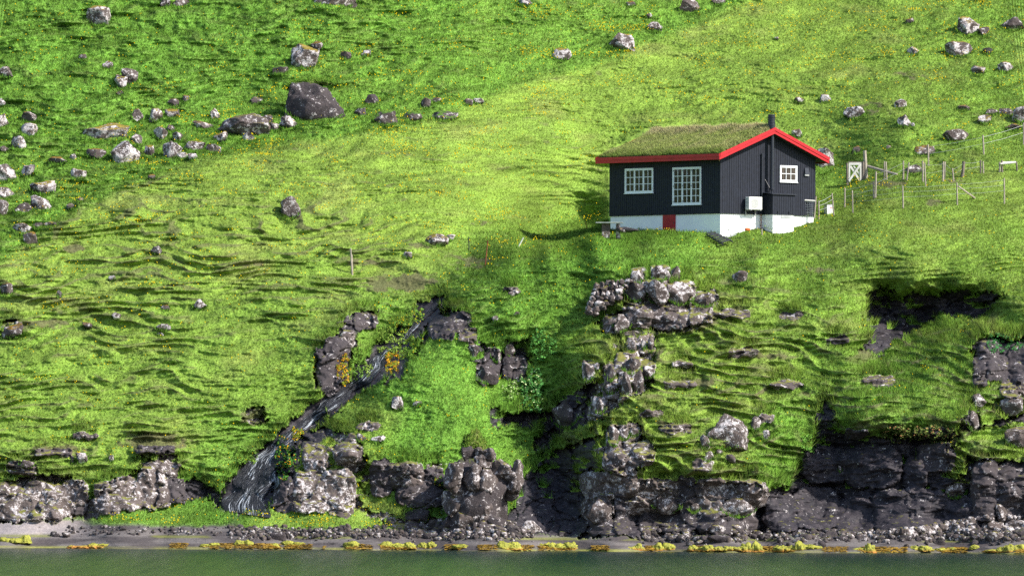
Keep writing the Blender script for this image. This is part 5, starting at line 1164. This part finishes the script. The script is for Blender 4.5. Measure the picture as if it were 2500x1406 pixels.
# heat pump hung on the gable
u0 = on_plane(1829, 500, 'y', -.47)[0]; u1 = on_plane(1861, 500, 'y', -.47)[0]; z1 = on_plane(1829, 480.5, 'y', -.47)[2]; z0 = on_plane(1829, 511.5, 'y', -.47)[2]
HP = empty('heat_pump', HO + AX * u0 + Vector((0, 0, z0)), RZ); tag(HP, 'cream box-shaped heat pump hanging on the gable wall', 'heat pump')
w_ = u1 - u0; h_ = z1 - z0
q = MB(); q.box((0, -.47, 0), (w_, -.15, h_)); q.build('casing', MAT['pump'], HP, bevel=.015)
q = MB(); cxp = w_ * .42; czp = h_ * .48; rr = h_ * .40
for k in range(15): zz = czp - rr + 2 * rr * k / 14; hw = rr * 1.02; q.box((cxp - hw, -.482, zz - .008), (cxp + hw, -.473, zz + .008))
q.build('grille', MAT['pump'], HP)
q = MB(); q.tube([(cxp, -.475, czp), (cxp, -.471, czp)], rr, 28); q.build('fan', MAT['dkgrey'], HP)
q = MB(); q.box((w_ - .12, -.478, h_ - .12), (w_ - .05, -.471, h_ - .095)); q.build('badge', MAT['grey'], HP)
for xx in (.12, w_ - .15):
    q = MB(); q.box((xx, -.50, -.05), (xx + .05, .0, -.012)); q.box((xx, -.035, -.35), (xx + .05, .0, -.05)); q.build('bracket', MAT['grey'], HP)
for k, sx in enumerate((-1, 0, 1)):
    pass
q = MB()
for k in range(7): zz = h_ * (.15 + .11 * k); q.box((-.006, -.42, zz), (-.001, -.2, zz + .02))
q.build('side_louvre', MAT['dkgrey'], HP)

# ------------------------------------------------------------------ garden things
def place(x, y, dy=0): return gpt(x, y, dy)
# stone table
T0 = P(1486, 562, 466.5); tb_ = empty('stone_table', T0); tag(tb_, 'grey stone slab table on two stone legs at the left end of the house', 'table')
def rl(px_, py_, Y=466.5): v = P(px_, py_, Y) - T0; return v
a = rl(1454, 545.5); b = rl(1521, 543)
q = MB(); q.hexa([(a.x, -.45, a.z), (b.x, -.40, a.z + .01), (b.x + .02, .5, a.z + .02), (a.x + .03, .5, a.z + .01), (a.x, -.45, a.z + .06), (b.x, -.40, a.z + .07), (b.x + .02, .5, a.z + .08), (a.x + .03, .5, a.z + .07)]); q.build('table_top', MAT['slate'], tb_, bevel=.01)
for (xa_, xb_) in ((1469, 1489), (1504, 1514)):
    u0 = rl(xa_, 555).x; u1 = rl(xb_, 555).x; q = MB(); q.box((u0, -.2, -.5), (u1, .25, a.z - .01)); lg = q.build('leg', MAT['mid'], tb_, bevel=.03)
o = boulder('log', 1505, 554, 1560, 566, 'wet', 700, 0, 6, 1.2, Y=466.2, dy=0, rough=.14); tag(o, 'dark rotting log lying against the white basement beside the table', 'log')
o = boulder('log', 1512, 556, 1530, 566, 'brown', 701, 0, 6, 1.2, Y=466.0, dy=0, rough=.14); o.name = 'stone'; tag(o, 'small brown stone between the stone table and the dark log', 'stone')
# dark duckboard steps by the corner
S0 = P(1755, 585, 466.0); st_ = empty('duckboard', S0); tag(st_, 'black slatted wooden ramp lying on the grass at the near corner of the house', 'ramp')
def rs(px_, py_, Y): return P(px_, py_, Y) - S0
e1, e2, e3, e4 = rs(1724, 572, 467.0), rs(1744, 569, 467.6), rs(1765, 597, 464.9), rs(1788, 590, 465.6)
for (s0, s1) in ((e1, e3), (e2, e4)): q = MB(); q.tube([s0, s1], .045, 6); q.build('rail', MAT['blackwood'], st_)
for k in range(6):
    t = (k + .4) / 6; p0 = e1.lerp(e3, t); p1 = e2.lerp(e4, t); dv = (e3 - e1).normalized() * .095; up = Vector((0, 0, .06))
    q = MB(); q.hexa([p0 - dv + up, p1 - dv + up, p1 + dv + up, p0 + dv + up, p0 - dv + up * 1.6, p1 - dv + up * 1.6, p1 + dv + up * 1.6, p0 + dv + up * 1.6]); q.build('slat', MAT['blackwood'], st_)
q = MB(); q.tube([P(1766, 583, 466.2), P(1797, 573, 467.2)], .025, 6); tag(q.build('plank', MAT['steel']), 'thin pale pole lying in the grass right of the black ramp', 'pole')
o = boulder('tub', 1818, 556, 1832, 563, 'pale', 702, 0, 4, 1, Y=467.6, dy=.0, rough=.03, sub=3); o.data.materials.clear(); o.data.materials.append(MAT['orange']); tag(o, 'small orange plastic float lying in weeds under the heat pump', 'float')
# utility box
U0 = gpt(2023, 521); ub = empty('utility_box', U0, math.radians(28)); tag(ub, 'pale grey utility box with a red mark, behind the fence right of the house', 'utility box')
q = MB(); q.box((-.2, -.17, -.2), (.2, .17, .46)); q.build('cabinet', MAT['pump'], ub, bevel=.01); q = MB(); q.box((-.22, -.19, .462), (.22, .19, .495)); q.build('lid', MAT['grey'], ub)
q = MB(); q.box((-.02, -.178, .30), (.12, -.172, .345)); q.build('red_mark', MAT['red'], ub)

# ------------------------------------------------------------------ fences: every post is a part, wires too
def post(parent, x0, y0, x1, y1, r=.05, mat='wood', name='post', Y=None, sq=False, org=None):
    """from base x1,y1 to top x0,y0 in the picture"""
    Yb = gdepth(x1, y1) if Y is None else Y
    a = P(x1, y1 + 6, Yb); b = P(x0, y0, Yb); q = MB(); o_ = org or Vector((0, 0, 0)); q.tube([a - o_, (a + b) / 2 - o_ + Vector((.006, 0, 0)), b - o_], r, 8, r * .88, .06)
    q.build(name, MAT[mat], parent); return a, b
def fence(name, label, posts, wires, r=.045, wr=.007, extra=()):
    p0 = gpt(posts[0][2], posts[0][3]); root = empty(name, p0); tag(root, label, 'fence'); tops = []
    for t in posts:
        a, b = post(root, t[0], t[1], t[2], t[3], t[4] if len(t) > 4 else r, t[5] if len(t) > 5 else 'wood', org=p0); tops.append((a, b))
    for h in wires:
        q = MB(); pts_ = [a.lerp(b, h) - p0 for a, b in tops]
        for i in range(len(pts_) - 1):
            mid = (pts_[i] + pts_[i + 1]) / 2 - Vector((0, 0, .04)); q.tube([pts_[i], mid, pts_[i + 1]], wr, 4)
        q.build('wire', MAT['steel'], root)
    for (x0, y0, x1, y1, r_, nm, pi, mt) in extra:
        Yb = gdepth(*posts[pi][2:4]); q = MB(); q.tube([P(x0, y0, Yb - .02) - p0, P(x1, y1, gdepth(x1, y1)) - p0], r_, 8, r_, .05); q.build(nm, MAT[mt], root)
    return root
fence('wire_fence', 'front row wire fence of thin grey posts running right from the house', [(1998.5,490,1999,536),(2031,472,2036,527),(2080.5,465,2082,520),(2203.5,453,2205,509),(2336,446,2337,501),(2451.5,435,2452,497)], (.55, .75, .93), extra=[(2339,455,2380,484,.05,'brace',4,'wood')])
fence('wire_fence', 'back row wire fence with paired posts in the meadow right of the gate', [(2062.5,459,2062,507),(2132.5,443,2133,485),(2138.5,419,2137,484,.055),(2205.5,393,2205,440,.05),(2219,397,2213,442),(2252.5,393,2253,444,.055),(2257,397,2260,455),(2303,395,2302,443,.06),(2307.5,395,2305,440),(2325,411,2328.5,441),(2353,394,2349,432,.10,'wood2'),(2394,391,2394,424,.05,'wood2'),(2400,394,2401,424)], (.6, .9))
fence('wire_fence', 'upper wire fence of three tall posts climbing the slope at right', [(2265.5,353,2267,405,.05),(2399.5,330,2402,377,.05),(2499,300,2499,353,.05)], (.6, .9))
fence('wire_fence', 'two thin posts leaning together just right of the thick gate pole', [(2159,394,2159,440),(2163,395,2165,441)], ())
rf = empty('rail_frame', gpt(2441, 420)); tag(rf, 'low wooden rail frame standing in the meadow at far right', 'rail frame'); ro = Vector(rf.location)
yb = gdepth(2441, 420); 
for (x0, y0, x1, y1, mt) in ((2440.5,396,2441,420,'wood'),(2446,392,2447,420,'wood2'),(2481.5,395,2483,417,'wood2')): post(rf, x0, y0, x1, y1, .055, mt, 'leg', org=ro)
q = MB(); q.tube([P(2443, 400.5, yb - .1) - ro, P(2480, 397, gdepth(2483, 417) - .1) - ro], .05, 8); q.tube([P(2446, 397, yb + .1) - ro, P(2480, 396, gdepth(2483, 417)) - ro], .045, 8); q.build('rail', MAT['oldwhite'], rf)
gp = empty('gate_pole', gpt(2114, 436)); tag(gp, 'thick pale round pole standing beside the white gate', 'pole'); post(gp, 2111, 368, 2115, 436, .11, 'wood', 'pole', org=Vector(gp.location))
q = MB(); q.tube([P(2119, 406.5, gdepth(2114, 436)), P(2190, 427, gdepth(2190, 427) - .05)], .08, 10, .08, .05); tag(q.build('log_rail', MAT['wood']), 'pale log slanting down to the right from the thick gate pole', 'log')
# white gate with crossed boards
gY = gdepth(2090, 447); G0 = P(2090, 446, gY); wg = empty('white_gate', G0); tag(wg, 'white wooden gate with crossed boards on the slope right of the house', 'gate')
def gl(x, y, d=0): return P(x, y, gY + d) - G0
for (x0, y0, x1, y1, r_) in ((2068, 398, 2069, 447, .06), (2107, 395, 2108, 442, .07), (2103.5, 396, 2104, 442, .05)):
    q = MB(); q.tube([gl(x1, y1 + 5), gl(x0, y0)], r_, 8, r_, .05); q.build('gate_post', MAT['wood2'], wg)
def plank(nm, x0, y0, x1, y1, w_px, d, mt='oldwhite'):
    a = gl(x0, y0, d); b = gl(x1, y1, d); dv = (b - a).normalized(); nn_ = Vector((-dv.z, 0, dv.x)) * (w_px / 44 / 2); t = Vector((0, .02, 0)); q = MB(); q.hexa([a - nn_ - t, b - nn_ - t, b - nn_ + t, a - nn_ + t, a + nn_ - t, b + nn_ - t, b + nn_ + t, a + nn_ + t]); q.build(nm, MAT[mt], wg)
plank('top_board', 2073, 400.5, 2103, 400, 6, -.02); plank('side_board', 2074, 399, 2073.5, 445, 4, -.025); plank('side_board', 2101, 399, 2101, 441, 4, -.025)
plank('cross_board', 2100, 403, 2073, 442, 5, -.07); plank('cross_board', 2076, 405, 2099, 441, 5, 0); plank('cross_board', 2084, 405, 2101, 430, 3.5, .01); plank('top_rail', 2071, 396, 2108, 396.5, 3, .1, 'wood2')
# wire gate at the back corner of the house
W0 = gpt(1950, 550); wy = gdepth(1950, 550); wgt = empty('wire_gate', W0); tag(wgt, 'weathered wooden gate frame with wire mesh at the right corner of the house', 'gate')
def wl(x, y, d=0): return P(x, y, wy + d) - W0
for (x0, y0, x1, y1, r_) in ((1950, 488, 1945, 555, .055), (1955, 489, 1950.5, 552, .04), (1992, 479, 1988, 534, .045)):
    q = MB(); q.tube([wl(x1, y1), wl(x0, y0)], r_, 8, r_, .05); q.build('gate_post', MAT['wood'], wgt)
q = MB(); q.tube([wl(1953, 488.5), wl(1991, 491)], .05, 8); q.build('top_rail', MAT['oldwhite'], wgt)
q = MB(); rnd = random.Random(3)
for k in range(8): t = k / 7; q.tube([wl(1953 - 3 * t, 493 + 44 * t), wl(1972, 495 + 38 * t + rnd.uniform(-2, 2)), wl(1991 - 2 * t, 494 + 34 * t)], .006, 4)
for k in range(9): t = k / 8; q.tube([wl(1954 + 36 * t, 491), wl(1952 + 37 * t + rnd.uniform(-2, 2), 512), wl(1951 + 38 * t, 538 - 8 * t)], .006, 4)
q.build('wire_mesh', MAT['steel'], wgt)
# lone posts
def lone(x0, y0, x1, y1, r, mt, label, nm='fence_post', cat='post'):
    a = gpt(x1, y1); q = MB(); Yb = gdepth(x1, y1); q.tube([P(x1, y1 + 5, Yb) - a, P(x0, y0, Yb) - a], r, 8, r * .85, .06); o = q.build(nm, MAT[mt], None); o.location = a; tag(o, label, cat)
lone(856, 606, 860, 671, .05, 'wood', 'tall pale split post standing alone on the terraces above the waterfall')
lone(859.5, 622, 861.5, 671, .035, 'wood', 'shorter half of the split post on the terraces above the waterfall')
lone(1144.5, 578, 1145, 613, .03, 'blackwood', 'thin black post left of the rusty red post')
lone(1191, 587, 1184, 648, .035, 'rust', 'rusty red iron post at the foot of the lush bank')
lone(1278, 580, 1264, 602, .04, 'oldwhite', 'short white post leaning right at the edge of the grass terrace')
lone(1429.5, 542, 1435, 562, .018, 'rust', 'thin rusty rod left of the stone table')
lone(1860, 559, 1860, 575, .045, 'wood', 'short pale stake in the weeds in front of the alcove')
lone(2006, 470, 2006, 476, .02, 'wood2', 'tiny dark peg in the grass right of the house wall')
# turf caps over the huge boulder: an arch of turf with long grass
def turf_cap(pts, thick, label, seed):
    rnd = np.random.RandomState(seed); tl = np.array(pts, float); s = np.linspace(0, len(pts) - 1, 46); xs = np.interp(s, range(len(pts)), tl[:, 0]); ys = np.interp(s, range(len(pts)), tl[:, 1])
    Yg = min(gdepth(x, y - 10) for x, y in zip(xs, ys)); root = empty('turf_cap', P(xs[23], ys[23], Yg)); tag(root, label, 'turf'); V = []; K = 10
    for i, (x, y) in enumerate(zip(xs, ys)):
        e = math.sin(math.pi * i / 45) ** .5
        for k in range(K):
            a = math.pi * 2 * k / K; c = P(x, y, gdepth(x, ys.min() - 8) - .55 * e); V.append((c.x + .02 * rnd.randn(), c.y + math.cos(a) * .75 * e, c.z + math.sin(a) * thick * e * (1 + .2 * rnd.randn()) ))
    V = np.array(V) - np.array(root.location); F = [(i * K + k, i * K + (k + 1) % K, (i + 1) * K + (k + 1) % K, (i + 1) * K + k) for i in range(45) for k in range(K)]
    np_mesh('turf', V, np.array(F), MAT['turfsoil'], True, root)
    N = 14000; f = rnd.randint(0, len(F), N); Fa = np.array(F)[f]; wts = rnd.dirichlet([1, 1, 1, 1], N); b0 = (V[Fa] * wts[..., None]).sum(1); L = .10 + .16 * rnd.rand(N)
    dv = rnd.randn(N, 3) * .35 + np.array([-.05, -.35, .45]); w2 = rnd.randn(N, 3) * .012
    cb = mixn((.13, .32, .04), (.25, .30, .06), rnd.rand(N) * (1 if seed == 2 else .5)); c4 = np.repeat(np.concatenate([cb, np.ones((N, 1))], 1)[:, None], 3, 1)
    g_ = np_mesh('turf_grass', np.stack([b0 - w2, b0 + w2, b0 + dv * L[:, None]], 1).reshape(-1, 3), np.arange(N * 3).reshape(-1, 3), MAT['grass'], False, root, {'tint': c4.reshape(-1, 4), 'lie': np.repeat(np.array([[.2, -.5, .8]]) + .6 * (rnd.rand(N, 3) - .5), 3, 0)}); tag(g_, kind='stuff')
turf_cap([(692,232),(706,212),(735,203),(770,200),(805,203),(832,212),(850,234)], .22, 'arch of green turf overhanging the huge dark boulder', 1)
turf_cap([(1128,1124),(1140,1094),(1160,1072),(1182,1094),(1206,1126)], .55, 'pointed tuft of dry grass topping the rock tower', 2)
